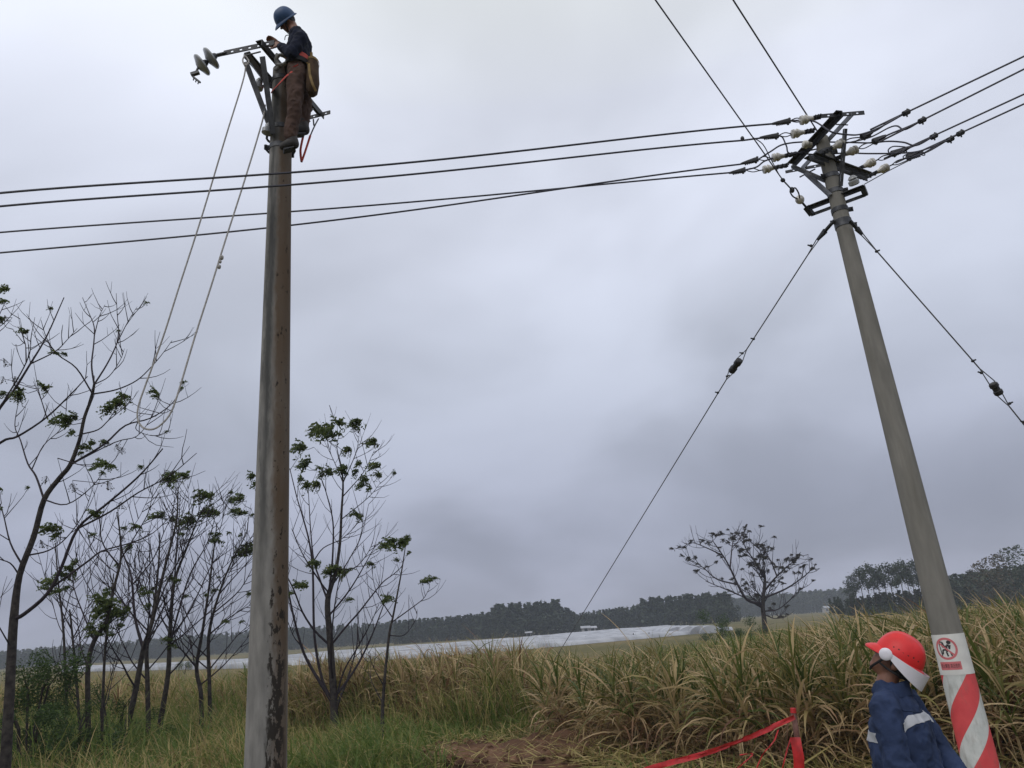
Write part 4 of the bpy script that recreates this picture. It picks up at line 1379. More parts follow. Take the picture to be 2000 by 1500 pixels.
def perforated(root, a, b, w, th, nh, mat='steel', name='arm_plate', up=(0, 0, 1), lo=.08, hi=.95):
    """flat steel plate on edge with slotted holes right through it"""
    a, b = Vector(a), Vector(b)
    t = (b - a).normalized(); L = (b - a).length
    s = t.cross(Vector(up)).normalized(); u = s.cross(t)
    mb = MB()
    mb.bar(a + u * (w * .36), b + u * (w * .36), th, w * .28, up)
    mb.bar(a - u * (w * .36), b - u * (w * .36), th, w * .28, up)
    xs = [0.0]
    for i in range(nh):
        c = L * (lo + (hi - lo) * (i + .5) / nh)
        xs += [c - w * .28, c + w * .28]
    xs.append(L)
    for i in range(0, len(xs), 2):
        if xs[i + 1] > xs[i]:
            mb.bar(a + t * xs[i], a + t * xs[i + 1], th, w * .44, up)
    return mb.build(name, MT[mat], root, False)


nA, fA = PZ(505, 84, HL), PZ(627, 229, HL)          # near and far end of the double arm
dA = (fA - nA).normalized()
sA = Vector((dA.y, -dA.x, 0))                          # across the arms
if sA.x > 0: sA = -sA
mb = MB(); mb.angle_bar(nA, fA, .07, .008); mb.build('crossarm', MT['dark_steel'], rootL, False)
nA2, fA2 = PZ(482, 106, HL), PZ(606, 240, HL)
mb = MB(); mb.angle_bar(nA2, nA2 + (fA - nA).normalized() * (fA - nA).length * 0.97, .06, .008, (0, 0, 1), -1); mb.build('crossarm', MT['steel'], rootL, False)
pa, pb = PZ(437, 104, HL + .02), PZ(536, 83, HL + .02)
perforated(rootL, pa, pb, .055, .01, 5, 'dark_steel')
pa2, pb2 = PZ(592, 233, HL - .03), PZ(645, 219, HL - .03)
perforated(rootL, pa2, pb2, .045, .01, 4, 'dark_steel')
mb = MB(); mb.tube([PZ(477, 109, HL - .05), PZ(509, 101, HL - .05)], .008, 6); mb.build('tie_rod', MT['steel'], rootL)
mb = MB(); mb.angle_bar(P(481, 122, 6.15), P(529, 250, 6.42), .05, .007, (0, -1, 0)); mb.build('brace', MT['grey_steel'], rootL, False)
mb = MB(); mb.angle_bar(P(514, 112, 6.1), P(535, 262, 6.36), .05, .007, (0, -1, 0)); mb.build('brace', MT['steel'], rootL, False)
mb = MB(); mb.angle_bar(P(480, 104, 6.2), P(522, 160, 6.45), .045, .007, (0, -1, 0)); mb.build('brace', MT['grey_steel'], rootL, False)
mb = MB(); mb.angle_bar(P(610, 215, 7.0), P(560, 275, 6.55), .04, .006, (0, -1, 0)); mb.build('brace', MT['steel'], rootL, False)
for py in (160, 255, 292):
    t = (py - 138) / (1700 - 138)
    c = P(552 - (552 - 513.5) * t, py, YL)
    band(rootL, c, axL, 0.104 + .01 * (py - 138) / 200, .05, 'steel', (-1, -.4, 0))
# pin insulators on the far side
for (px, py, Y) in ((503, 165, 6.45), (521, 252, 6.4)):
    c = P(px, py, Y)
    mb = MB(); mb.lathe(c + Vector((0, 0, -.06)), (.2, 0, 1), [(0, .03), (.01, .052), (.05, .055), (.07, .03), (.10, .036), (.13, .02)], 14)
    mb.build('insulator', MT['grey_porcelain'], rootL)
    mb = MB(); mb.tube([c, c + Vector((.16, .05, -.02))], .011, 6); mb.build('insulator_pin', MT['steel'], rootL)


def disc_string():
    p0 = PZ(437, 104, HL + .02)
    z0 = p0.z
    pts = [(437, 104), (424, 108), (412, 114), (394, 127), (383, 141), (377, 152)]
    q = [P(x, y, p0.y - .01 * i) for i, (x, y) in enumerate(pts)]
    mb = MB(); mb.tube([q[0], q[1]], .012, 6)
    mb.bar(q[0] + Vector((.03, 0, 0)), q[1] - Vector((0.0, 0, 0)), .04, .012)
    st = mb.build('insulator_string', MT['steel'], rootL)
    ax = (q[3] - q[1]).normalized()
    # disc axis is turned a little towards the viewer so that the skirts show as ellipses
    vw = (q[2] - CAM).normalized()
    axd = ((ax - vw * ax.dot(vw)).normalized() - vw * 0.22).normalized()
    for c in (q[2], q[3]):
        mb = MB()
        mb.lathe(c - axd * .005, axd, [(-.012, .03), (-.014, .075), (-.012, .104), (.004, .112), (.016, .104), (.03, .07), (.042, .045), (.05, .03)], 32)
        mb.build('insulator_disc', MT['grey_porcelain'], st)
        mb = MB()
        mb.lathe(c - axd * .07, axd, [(0, .014), (.012, .026), (.04, .036), (.065, .04), (.07, .03)], 14)
        mb.build('insulator_cap', MT['steel'], st)
    mb = MB()
    mb.tube([q[3] + ax * .04, q[4]], .012, 6)
    a, b = P(373, 146, q[4].y), P(389, 141, q[4].y)
    mb.bar(a, b, .035, .03); mb.bar(P(377, 150, q[4].y), P(391, 161, q[4].y), .02, .016)
    for k in range(3):
        c = P(379 + 4.5 * k, 151 + 3.6 * k, q[4].y)
        mb.tube([c, c + Vector((-.005, 0, -.035))], .006, 5)
    mb.build('strain_clamp', MT['steel'], st)


disc_string()

# hand line looped down from the crossarm
rp = [P(481, 122, 6.05), P(474, 160, 6.05), P(440, 270, 6.0), P(395, 420, 5.95), P(350, 560, 5.9), P(318, 660, 5.9), P(285, 750, 5.88), P(270, 795, 5.88), P(270, 822, 5.88), P(283, 837, 5.88),
      P(305, 836, 5.88), P(330, 812, 5.9), P(347, 770, 5.9), P(380, 660, 5.95), P(412, 560, 6.0), P(440, 470, 6.05), P(480, 345, 6.15), P(512, 238, 6.3), P(518, 205, 6.36)]
mb = MB(); mb.tube(catmull(rp, 5), .0078, 6)
for (px, py, s) in ((433, 503, .018), (430, 511, .014), (428, 521, .017)):
    c = P(px, py, 6.03); mb.ellipsoid(c, s, s, s * 1.3, None, 8, 6)
rope = mb.build('rope', MT['rope'])
tag(rope, 'pale hand rope hanging in a long loop from the old pole crossarm', 'rope')
mb = MB(); mb.tube(catmull([P(478, 108, 6.1), P(474, 118, 6.06), P(479, 128, 6.04), P(486, 120, 6.1), P(480, 110, 6.12)], 4), .008, 6); mb.build('hitch', MT['rope'], rope)

# red sling under the far plate
mb = MB()
mb.tube(catmull([P(602, 186, 6.6), P(600, 215, 6.62), P(597, 245, 6.64)], 4), .007, 6)
s1 = mb.build('tool_sling', MT['black_strap'])
tag(s1, 'red and black webbing sling hanging in a narrow V below the lineman', 'sling')
mb = MB(); mb.tube(catmull([P(597, 245, 6.64), P(588, 285, 6.66), P(587, 300, 6.66), P(589, 316, 6.66)], 4), .012, 6)
mb.tube(catmull([P(589, 316, 6.66), P(596, 296, 6.68), P(606, 265, 6.7)], 4), .012, 6); mb.build('red_webbing', MT['red_web'], s1)
mb = MB(); mb.tube(catmull([P(606, 265, 6.7), P(614, 247, 6.74), P(622, 232, 6.8)], 4), .008, 6)
mb.tube(catmull([P(612, 233, 6.8), P(613, 245, 6.8)], 4), .008, 6); mb.build('hook', MT['steel'], s1)


# --- the striped pole with the line hardware
YR = 7.2
Rb = P(1922, 1520, YR); Rt = P(1604.5, 271, YR + .12)
axR = (Rt - Rb).normalized()
R0 = Rb + axR * ((-0.05 - Rb.z) / axR.z)
rootR = empty('utility_pole', (R0.x, R0.y, 0), 'grey concrete pole on the right with red and white striped foot', 'utility pole')
lenR = (Rt - R0).length
RR0, RR1 = 0.143, 0.070
shR, mR = pole_shaft(rootR, R0, Rt, RR0, RR1, MT['concrete'])


def onR(py):
    """axis point of the striped pole seen at image row py, and radius"""
    lo, hi = 0.0, 1.0
    for _ in range(40):
        t = (lo + hi) / 2
        p = R0.lerp(Rt, t) - CAM
        y = 750 - F * p.dot(_u) / p.dot(_f)
        if y > py: lo = t
        else: hi = t
    return R0.lerp(Rt, t), RR0 + (RR1 - RR0) * t, t


# wraps: sign film and spiral film, slightly proud of the concrete
def wrap(name, t0, t1, extra, mat, parent):
    mb = MB(); k = 12
    mb.lathe((0, 0, 0), (0, 0, 1), [(lenR * (t0 + (t1 - t0) * i / k), RR0 + (RR1 - RR0) * (t0 + (t1 - t0) * i / k) + extra) for i in range(k + 1)], 48, (1, 0, 0))
    me = bpy.data.meshes.new(name); me.from_pydata([tuple(v) for v in mb.v], [], mb.f)
    me.polygons.foreach_set('use_smooth', [True] * len(me.polygons)); me.materials.append(mat)
    o = link_mesh(name, me, parent, R0 - rootR.location)
    o.rotation_mode = 'QUATERNION'; o.rotation_quaternion = mR.to_quaternion(); sharp(o)
    return o


_, _, tS1 = onR(1238); _, _, tS0 = onR(1316)
spiral = wrap('striped_wrap', 0.02, tS0, 0.003, MT['spiral'], rootR)
signw = wrap('warning_sign', tS0, tS1, 0.005, MT['sign_white'], rootR)

# print on the sign: flat shapes bent round the pole. u: metres along the arc (0 = middle of the print), v: metres up the pole
tmid = (tS0 + tS1) / 2
view = (CAM - R0.lerp(Rt, tmid)); vl = mR.inverted() @ view
A0 = math.atan2(vl.y, vl.x) - 0.30          # the print is turned a little to the left of the viewer


def bend(u, v, lift):
    z = lenR * tmid + v
    r = RR0 + (RR1 - RR0) * (z / lenR) + 0.005 + lift
    a = A0 + u / r
    return Vector((math.cos(a) * r, math.sin(a) * r, z))


def printed(name, tris, lift, mat):
    mb = MB()
    for poly in tris:
        mb.quad(*[bend(u, v, lift) for u, v in poly])
    me = bpy.data.meshes.new(name); me.from_pydata([tuple(v) for v in mb.v], [], mb.f); me.materials.append(mat)
    return link_mesh(name, me, signw)


HS = lenR * (tS1 - tS0)                     # height of the sign


def ring(cx_, cy_, r0, r1, n=48):
    out = []
    for i in range(n):
        a, b = 2 * math.pi * i / n, 2 * math.pi * (i + 1) / n
        out.append([(cx_ + r0 * math.cos(a), cy_ + r0 * math.sin(a)), (cx_ + r1 * math.cos(a), cy_ + r1 * math.sin(a)),
                    (cx_ + r1 * math.cos(b), cy_ + r1 * math.sin(b)), (cx_ + r0 * math.cos(b), cy_ + r0 * math.sin(b))])
    return out


def stroke(pts, w, n=5):
    out = []
    for (a, b) in zip(pts[:-1], pts[1:]):
        dx, dy = b[0] - a[0], b[1] - a[1]; l = math.hypot(dx, dy); nx_, ny_ = -dy / l * w / 2, dx / l * w / 2
        for i in range(n):
            p = (a[0] + dx * i / n, a[1] + dy * i / n); q = (a[0] + dx * (i + 1) / n, a[1] + dy * (i + 1) / n)
            out.append([(p[0] + nx_, p[1] + ny_), (p[0] - nx_, p[1] - ny_), (q[0] - nx_, q[1] - ny_), (q[0] + nx_, q[1] + ny_)])
    return out


cyS = HS * .15
rS = HS * .275
k = rS / .1
figure = []
figure += [[(0.033 * k + .020 * k * math.cos(a), cyS + .055 * k + .018 * k * math.sin(a)) for a in np.linspace(0, 6.28, 14)[:-1]]]
figure += stroke([(.030 * k, cyS + .035 * k), (.018 * k, cyS - .004 * k)], .036 * k)
figure += stroke([(.024 * k, cyS + .028 * k), (-.012 * k, cyS + .020 * k), (-.022 * k, cyS + .058 * k), (-.055 * k, cyS + .066 * k)], .012 * k)
figure += stroke([(.012 * k, cyS + .006 * k), (-.030 * k, cyS + .018 * k), (-.030 * k, cyS + .050 * k)], .012 * k)
figure += stroke([(.010 * k, cyS - .012 * k), (-.03 * k, cyS - .010 * k), (-.038 * k, cyS - .050 * k)], .015 * k)
figure += stroke([(.016 * k, cyS - .010 * k), (-.002 * k, cyS - .030 * k), (.006 * k, cyS - .070 * k)], .015 * k)
figure += stroke([(-.058 * k, cyS + .074 * k), (-.046 * k, cyS - .072 * k)], .009 * k)
figure += stroke([(.030 * k, cyS - .030 * k), (.040 * k, cyS - .068 * k)], .012 * k)
printed('pictogram', figure, .0008, MT['sign_black'])
printed('red_circle', ring(0, cyS, rS * .80, rS) + stroke([(-rS * .64, cyS + rS * .64), (rS * .64, cyS - rS * .64)], rS * .15, 8), .0014, MT['sign_red'])
bw, bh, by = HS * .27, HS * .10, -HS * .275
printed('red_panel', [[(-bw + 2 * bw * i / 10, by - bh), (-bw + 2 * bw * (i + 1) / 10, by - bh), (-bw + 2 * bw * (i + 1) / 10, by + bh), (-bw + 2 * bw * i / 10, by + bh)] for i in range(10)], .0008, MT['sign_red'])


def text_polys(txt, w, h):
    cu = bpy.data.curves.new('lettering', 'FONT'); cu.body = txt; cu.resolution_u = 2
    o = bpy.data.objects.new('lettering', cu); COL.objects.link(o)
    dg = bpy.context.evaluated_depsgraph_get()
    me = bpy.data.meshes.new_from_object(o.evaluated_get(dg))
    bpy.data.objects.remove(o)
    if len(me.vertices) == 0: return []
    xs = [v.co.x for v in me.vertices]; ys = [v.co.y for v in me.vertices]
    x0, x1, y0, y1 = min(xs), max(xs), min(ys), max(ys)
    f = lambda v: ((v.co.x - (x0 + x1) / 2) / (x1 - x0) * w, (v.co.y - (y0 + y1) / 2) / (y1 - y0) * h)
    return [[f(me.vertices[i]) for i in p.vertices] for p in me.polygons]


tx = text_polys('禁止攀登 高压危险', bw * 1.78, bh * 1.05)
printed('lettering', [[(u, v + by) for u, v in q] for q in tx], .0016, MT['sign_black'])

# hardware on the striped pole
pT, rT, tT = onR(282)
HU = pT.z + .03                                    # height of the upper arm pair
H2 = onR(322)[0].z
H3 = onR(388)[0].z


def arms(z, a, b, w, mat, flip=1):
    mb = MB(); mb.angle_bar(PZ(*a, z), PZ(*b, z), w, .008, (0, 0, 1), flip)
    return mb.build('crossarm', MT[mat], rootR, False)


arms(HU, (1640, 221), (1543, 324), .070, 'dark_steel')
arms(HU, (1668, 224), (1570, 330), .055, 'grey_steel', -1)
perforated(rootR, PZ(1602, 227, HU + .015), PZ(1688, 220, HU + .015), .045, .010, 4, 'dark_steel')
perforated(rootR, PZ(1534, 336, HU + .015), PZ(1606, 322, HU + .015), .035, .010, 3, 'dark_steel')
arms(H2, (1576, 311), (1688, 352), .070, 'dark_steel')
arms(H2, (1592, 302), (1700, 341), .045, 'steel', -1)
mb = MB(); mb.tube([PZ(1633, 243, HU - .02), PZ(1656, 244, HU - .02)], .007, 6); mb.tube([PZ(1562, 346, H2), PZ(1592, 330, H2)], .009, 6); mb.build('tie_rod', MT['dark_steel'], rootR)
pq = onR(352)[0]
mb = MB(); mb.angle_bar(PZ(1548, 325, HU - .06), pq + Vector((-.07, 0, 0)), .034, .006, (0, -1, 0)); mb.build('brace', MT['steel'], rootR, False)
mb = MB(); mb.angle_bar(PZ(1574, 338, H2 - .02), onR(386)[0] + Vector((-.08, -.05, 0)), .036, .006, (0, -1, 0)); mb.build('brace', MT['grey_steel'], rootR, False)
mb = MB(); mb.angle_bar(PZ(1651, 252, HU - .06), PZ(1642, 364, H3 + .1), .034, .006, (0, -1, 0)); mb.build('brace', MT['steel'], rootR, False)
mb = MB(); mb.angle_bar(PZ(1640, 322, H2), PZ(1622, 296, H2 + .12), .02, .005, (0, -1, 0)); mb.build('brace', MT['steel'], rootR, False)
arms(H3, (1574, 408), (1688, 365), .042, 'dark_steel', -1)
arms(H3 - .05, (1585, 421), (1691, 382), .036, 'steel', 1)
mb = MB()
for a, b in (((1574, 404), (1586, 419)), ((1684, 364), (1691, 382))):
    mb.bar(PZ(*a, H3 + .02), PZ(*b, H3 - .06), .05, .05)
mb.build('end_plate', MT['dark_steel'], rootR, False)
for py, lug in ((300, (1, -.3, 0)), (346, (-1, -.3, 0)), (376, (1, -.4, 0)), (412, (1, -.2, 0)), (441, (1, -.1, 0)), (434, (-1, -.1, 0))):
    c, r_, _ = onR(py); band(rootR, c, axR, r_ + .008, .05 if py != 434 else .04, 'steel', lug)


def shackle(root, hw, tail, name='insulator'):
    """white strain insulator between a steel strap (hw) and the wire end (tail)"""
    ax = (tail - hw); L = ax.length; ax.normalize()
    mb = MB()
    mb.lathe(hw + ax * (L * .46), ax, [(0, .014), (.01, .022), (.05, .030), (.075, .046), (.088, .050), (.098, .036), (.108, .036), (.118, .050), (.14, .046), (.15, .018)], 18)
    o = mb.build(name, MT['porcelain'], root)
    mb = MB()
    side = ax.cross(Vector((0, 0, 1))).normalized()
    for s in (-1, 1):
        mb.bar(hw + side * (.018 * s), hw + ax * (L * .48) + side * (.016 * s), .006, .03)
    for f_ in (.1, .24, .40):
        c = hw + ax * (L * f_)
        mb.tube([c - side * .04, c + side * .04], .010, 6)
        mb.bar(c - Vector((0, 0, .03)), c + Vector((0, 0, .01)), .012, .018, (1, 0, 0))
    mb.build('strap', MT['dark_steel'], o)
    mb = MB(); mb.tube([hw + ax * (L * .46 + .14), tail], .008, 6); mb.build('eye_bolt', MT['steel'], o)
    return o


# left line: insulator strap end, insulator tail, clamp start, clamp end
Lh = [((1604, 227), (1571, 234)), ((1592, 254), (1548, 262)), ((1556, 300), (1506, 309)), ((1540, 322), (1484, 333))]
Lpts = []
for a, b in Lh:
    A_ = PZ(*a, HU); d_ = P(*b, A_.y)
    shackle(rootR, A_, d_); Lpts.append((A_, d_))
# right line
Rh = [((1605, 300), (1648, 277)), ((1628, 312), (1676, 290)), ((1660, 338), (1714, 312)), ((1686, 349), (1742, 322))]
Rpts = []
for a, b in Rh:
    A_ = PZ(*a, H2 + .02); d_ = P(*b, A_.y - .03)
    shackle(rootR, A_, d_); Rpts.append((A_, d_))


def clamp(root, a, b, r=.024):
    """wedge strain clamp, ribbed, thick at one end"""
    ax = (b - a).normalized(); L = (b - a).length
    mb = MB()
    mb.tube([a, a + ax * L * .15, a + ax * L * .75, b], [(r * 1.25, r), (r * 1.35, r), (r * .85, r * .7), (r * .5, r * .5)], 8)
    for i in range(6):
        c = a + ax * (L * (.2 + .11 * i))
        mb.bar(c + Vector((0, 0, -r * 1.3)), c + Vector((0, 0, -r * .4)), .012, .014, (1, 0, 0))
    mb.tube([a + Vector((0, 0, r * 1.3)), a + ax * .03 + Vector((0, 0, -r * 1.6))], .014, 6)
    return mb.build('strain_clamp', MT['rubber'], root)


def line(name, label, pts, r, mat='wire', cat='power line', grp=None, k=8):
    mb = MB(); mb.tube(catmull(pts, k), r, 6)
    return tag(mb.build(name, MT[mat]), label, cat, grp)


GL, GR = 'wires running left from the striped pole', 'wires running right from the striped pole'


def img_line(p0, q, Y0, Y1):
    """wire whose far end leaves the frame; distance eases from Y0 to Y1, the sag follows a smooth curve"""
    xs = [a[0] for a in q]; ys = [a[1] for a in q]
    cf = np.polyfit(np.array(xs) / 1000.0, ys, 4)
    x0, x1 = xs[0], xs[-1]
    out = [p0]
    for x in np.linspace(x0, x1, 40):
        s_ = (x - x0) / (x1 - x0)
        # inverse distance varies linearly along a straight line
        out.append(P(x, float(np.polyval(cf, x / 1000.0)), 1 / ((1 - s_) / Y0 + s_ / Y1)))
    d_ = (out[-1] - out[-6]).normalized()
    for k_ in range(1, 6):
        out.append(out[-1] + d_ * 3)
    return out


lw = [([(1508, 242), (1300, 262), (1000, 297), (780, 319), (569, 337), (300, 355), (0, 377)], 5.55, 'top wire of the four running left, passing in front of the old pole'),
      ([(1452, 274), (1300, 288), (1000, 320), (780, 343), (569, 361), (300, 380), (0, 403)], 5.75, 'second wire from the top running left, passing in front of the old pole'),
      ([(1447, 320), (1300, 341), (1165, 358), (1000, 382), (780, 413), (569, 442), (300, 466), (0, 494)], 7.1, 'wire running left that ends up lowest of the four at the left edge'),
      ([(1424, 338), (1300, 347), (1165, 362), (1000, 378), (780, 395), (569, 414), (300, 432), (0, 454)], 7.3, 'wire running left that is third from the top at the left edge')]
clL = [((1543, 236), (1508, 242)), ((1520, 265), (1484, 269)), ((1480, 311), (1447, 320)), ((1455, 332), (1424, 338))]
for i in range(4):
    A_, d_ = Lpts[i]
    pts, Y1, lab = lw[i]
    o = line('power_line', lab, img_line(P(*clL[i][0], d_.y), pts, d_.y, Y1), .0105, grp=GL, k=1)
    clamp(o, P(*clL[i][0], d_.y - .005), P(*clL[i][1], d_.y - .005))
    c0 = P(*clL[i][0], d_.y)
    mb = MB()
    mb.tube(catmull([d_, d_.lerp(c0, .5) + Vector((0, 0, .028)), c0], 4), .006, 5)
    mb.tube(catmull([d_, d_.lerp(c0, .5) + Vector((0, 0, -.022)), c0], 4), .006, 5)
    mb.build('bail', MT['steel'], o)
    if i == 1:
        c = P(1450, 271, d_.y); mb = MB(); mb.ellipsoid(c, .022, .022, .03, None, 8, 6); mb.build('parallel_clamp', MT['rubber'], o)

rw = [([(1712, 254), (1770, 220), (2000, 110)], ((1683, 268), (1704, 258)), (1770, 220), 'uppermost wire of the four running right'),
      ([(1740, 261), (1803, 234), (2000, 135)], ((1706, 277), (1730, 265)), (1801, 235), 'second wire from the top running right'),
      ([(1790, 283), (1824, 265), (2000, 184)], ((1742, 301), (1778, 287)), (1824, 266), 'third wire from the top running right'),
      ([(1812, 296), (1876, 260), (2000, 203)], ((1772, 308), (1803, 298)), (1856, 272), 'lowest wire of the four running right, with two small clamps')]
for i in range(4):
    A_, d_ = Rpts[i]
    pts, cl, pc, lab = rw[i]
    Y0 = d_.y
    q = [P(*cl[0], Y0)] + [P(x, y, 1 / ((1 - (x - cl[0][0]) / (2000 - cl[0][0])) / Y0 + (x - cl[0][0]) / (2000 - cl[0][0]) / (Y0 - .75))) for x, y in pts]
    q.append(q[-1] + (q[-1] - q[-2]).normalized() * 15)
    o = line('power_line', lab, q, .0105, grp=GR)
    clamp(o, P(*cl[0], Y0 - .005), P(*cl[1], Y0 - .01), .03)
    mb = MB()
    c0 = P(*cl[0], Y0)
    mb.tube(catmull([d_, d_.lerp(c0, .4) + Vector((0, 0, .02)), c0], 4), .007, 5)
    mb.tube(catmull([d_, d_.lerp(c0, .5) + Vector((0, 0, -.03)), P(*cl[1], Y0)], 4), .006, 5)
    mb.build('bail', MT['steel'], o)
    for pp in ([pc] if i != 3 else [pc, (1876, 260)]):
        s_ = (pp[0] - cl[0][0]) / (2000 - cl[0][0])
        c = P(*pp, 1 / ((1 - s_) / Y0 + s_ / (Y0 - .75)))
        mb = MB()
        mb.lathe(c - Vector((.035, 0, .016)), (1, 0, .45), [(0, .014), (.004, .03), (.07, .03), (.075, .012)], 8)
        mb.tube([c, c + Vector((0, 0, -.05))], .009, 5); mb.tube([c, c + Vector((.02, 0, .045))], .009, 5)
        mb.build('parallel_clamp', MT['dark_steel'], o)

# jumper cables looping round the pole top
jumps = [('jumper cable from the uppermost right wire over to the top left insulator', [(1770, 220), (1720, 248), (1682, 262), (1655, 263), (1625, 258), (1606, 246), (1590, 237), (1572, 235), (1541, 236)], (6.9, 6.6, 7.0)),
         ('jumper cable dipping from second right wire behind the upper crossarm to second left wire', [(1801, 235), (1768, 253), (1752, 246), (1735, 250), (1700, 268), (1660, 278), (1600, 290), (1545, 300), (1536, 285), (1528, 268), (1518, 265)], (7.0, 7.4, 7.4)),
         ('jumper cable from third right wire past the pole head to third left wire', [(1824, 266), (1790, 284), (1765, 278), (1735, 276), (1700, 279), (1650, 278), (1575, 277), (1530, 282), (1505, 296), (1480, 312)], (6.9, 7.5, 7.3)),
         ('jumper cable from lowest right wire sweeping below the pole head to lowest left wire', [(1856, 272), (1800, 294), (1760, 299), (1700, 300), (1650, 299), (1600, 302), (1560, 301), (1500, 312), (1478, 326), (1455, 332)], (6.8, 7.6, 7.4))]
for lab, pts, (ya, ym, yb) in jumps:
    m_ = len(pts)
    q = [P(x, y, np.interp(i / (m_ - 1), [0, .5, 1], [ya, ym, yb])) for i, (x, y) in enumerate(pts)]
    line('jumper_cable', lab, q, .009, cat='jumper cable', grp='jumper cables round the pole top', k=6)
line('jumper_cable', 'thin loop of cable hanging at the third right clamp', [P(x, y, 6.85) for x, y in ((1768, 287), (1745, 286), (1735, 293), (1740, 300), (1760, 297), (1772, 288))], .007, cat='jumper cable', grp='jumper cables round the pole top')
line('jumper_cable', 'thin tangled loop of cable at the lowest right clamp', [P(x, y, 6.8) for x, y in ((1800, 296), (1775, 300), (1764, 306), (1770, 310), (1790, 304), (1804, 299), (1806, 303), (1800, 303))], .006, cat='jumper cable', grp='jumper cables round the pole top')
line('service_wire', 'thin single wire leaving the bottom crossarm to upper right below the four wires', [P(1688, 360, 6.9), P(1735, 334, 6.85), P(1790, 306, 6.8), P(1840, 278, 6.75)], .005, cat='wire')

# two wires coming overhead from the upper left
q = [PZ(1566, 396, H3), PZ(1560, 388, H3 + .01)]
ch = empty('service_line', PZ(1574, 404, H3), 'left overhead wire slanting down to the bottom crossarm through an insulator chain', 'power line', 'wires slanting down from the top of the picture')
mb = MB(); a_ = PZ(1574, 404, H3 + .02); b_ = PZ(1562, 390, H3 + .03)
mb.tube([a_, b_], .012, 6); mb.build('strap', MT['dark_steel'], ch)
ax = (PZ(1548, 372, H3 + .06) - b_).normalized()
mb = MB(); mb.lathe(b_ - ax * .04, ax, [(0, .015), (.01, .04), (.03, .047), (.04, .03), (.05, .047), (.07, .04), (.085, .015)], 14); mb.build('insulator', MT['porcelain'], ch)
mb = MB(); c_ = PZ(1547, 371, H3 + .06)
mb.ellipsoid(c_, .026, .026, .034, None, 10, 7)
mb.tube(catmull([b_, PZ(1560, 378, H3 + .03), PZ(1553, 367, H3 + .06), c_], 4), .008, 5)
mb.tube(catmull([b_, PZ(1549, 384, H3 + .03), PZ(1543, 374, H3 + .06), c_], 4), .008, 5)
e_ = PZ(1529, 352, H3 + .08); mb.tube([c_, e_], .008, 5); mb.ellipsoid(e_, .026, .02, .024, None, 9, 6)
mb.build('wedge_clamp', MT['dark_steel'], ch)
far_ = PZ(1280, 0, H3 + .35)
mb = MB(); mb.tube([e_, PZ(1487, 292, H3 + .12), far_, far_ + (far_ - e_) * 2.5], .0065, 5); mb.build('conductor', MT['wire'], ch)
mb = MB(); mb.tube(catmull([PZ(1470, 268, H3 + .14), PZ(1490, 282, H3 + .12), PZ(1505, 310, H3 + .1), PZ(1522, 342, H3 + .08)], 4), .005, 5); mb.build('tail_wire', MT['wire'], ch)
a_, b_ = PZ(1600, 262, HU + .05), PZ(1432, 0, HU + .3)
o = line('service_line', 'right overhead wire slanting down to the upper crossarm', [a_, a_.lerp(b_, .3), b_, b_ + (b_ - a_) * 2.5], .0075, grp='wires slanting down from the top of the picture', k=3)
mb = MB(); c_ = PZ(1576, 281, HU - .02); mb.lathe(c_ - Vector((.05, 0, 0)), (1, .1, -.1), [(0, .02), (.01, .04), (.05, .045), (.07, .03), (.1, .03)], 14); mb.build('insulator', MT['porcelain'], rootR)
c_ = PZ(1668, 354, H3 + .05); mb = MB(); mb.lathe(c_ - Vector((0, 0, .05)), (-.35, -.4, 1), [(0, .03), (.01, .052), (.05, .055), (.065, .035), (.075, .05), (.1, .03), (.11, .012)], 16); mb.build('insulator', MT['grey_porcelain'], rootR)


# guy wires
def guy(label, start, strapend, ins0, ins1, end, clips, wd):
    root = empty('guy_wire', end, label, 'guy wire', 'guy wires of the striped pole')
    mb = MB()
    ax = (strapend - start).normalized()
    mb.bar(start, start.lerp(strapend, .75), .035, .018); mb.tube([start.lerp(strapend, .55), strapend], [(.034, .026), (.018, .016)], 8)
    mb.build('turnbuckle', MT['dark_steel'], root)
    v = (ins1 - ins0).normalized(); sd = v.cross(Vector((0, 1, 0))).normalized()
    mb = MB()
    a0 = strapend.lerp(ins0, .12)
    mb.tube([strapend + sd * .012, a0], wd * .8, 5); mb.tube([strapend - sd * .012, a0], wd * .8, 5)
    b0 = strapend.lerp(ins0, .90)
    mb.tube([a0, b0], wd, 6)
    mb.tube([b0, ins0 + sd * .036], wd * .8, 5); mb.tube([b0, ins0 - sd * .036], wd * .8, 5)
    c0 = ins1 + (end - ins1).normalized() * .16
    mb.tube([ins1 + sd * .03, c0], wd * .8, 5); mb.tube([ins1 - sd * .03, c0], wd * .8, 5)
    mb.tube([c0, end], wd, 6)
    mb.build('strand', MT['wire_grey'], root)
    mb = MB(); L = (ins1 - ins0).length
    mb.lathe(ins0, v, [(0, .032), (.012, .044), (L * .33, .046), (L * .38, .036), (L * .62, .036), (L * .67, .046), (L - .012, .044), (L, .032)], 14)
    mb.build('egg_insulator', MT['rubber'], root)
    for c in clips:
        mb = MB()
        mb.ellipsoid(c, .018, .018, .016, None, 8, 6)
        mb.tube([c, c + Vector((random.choice((-1, 1)) * .035, 0, .012))], .009, 5)
        mb.build('wire_clip', MT['dark_steel'], root)
    return root


def img_interp(pxs, Ya, Yb):
    x0, x1 = pxs[0][0], pxs[-1][0]
    return [P(x, y, 1 / ((1 - (x - x0) / (x1 - x0)) / Ya + (x - x0) / (x1 - x0) / Yb)) for x, y in pxs]


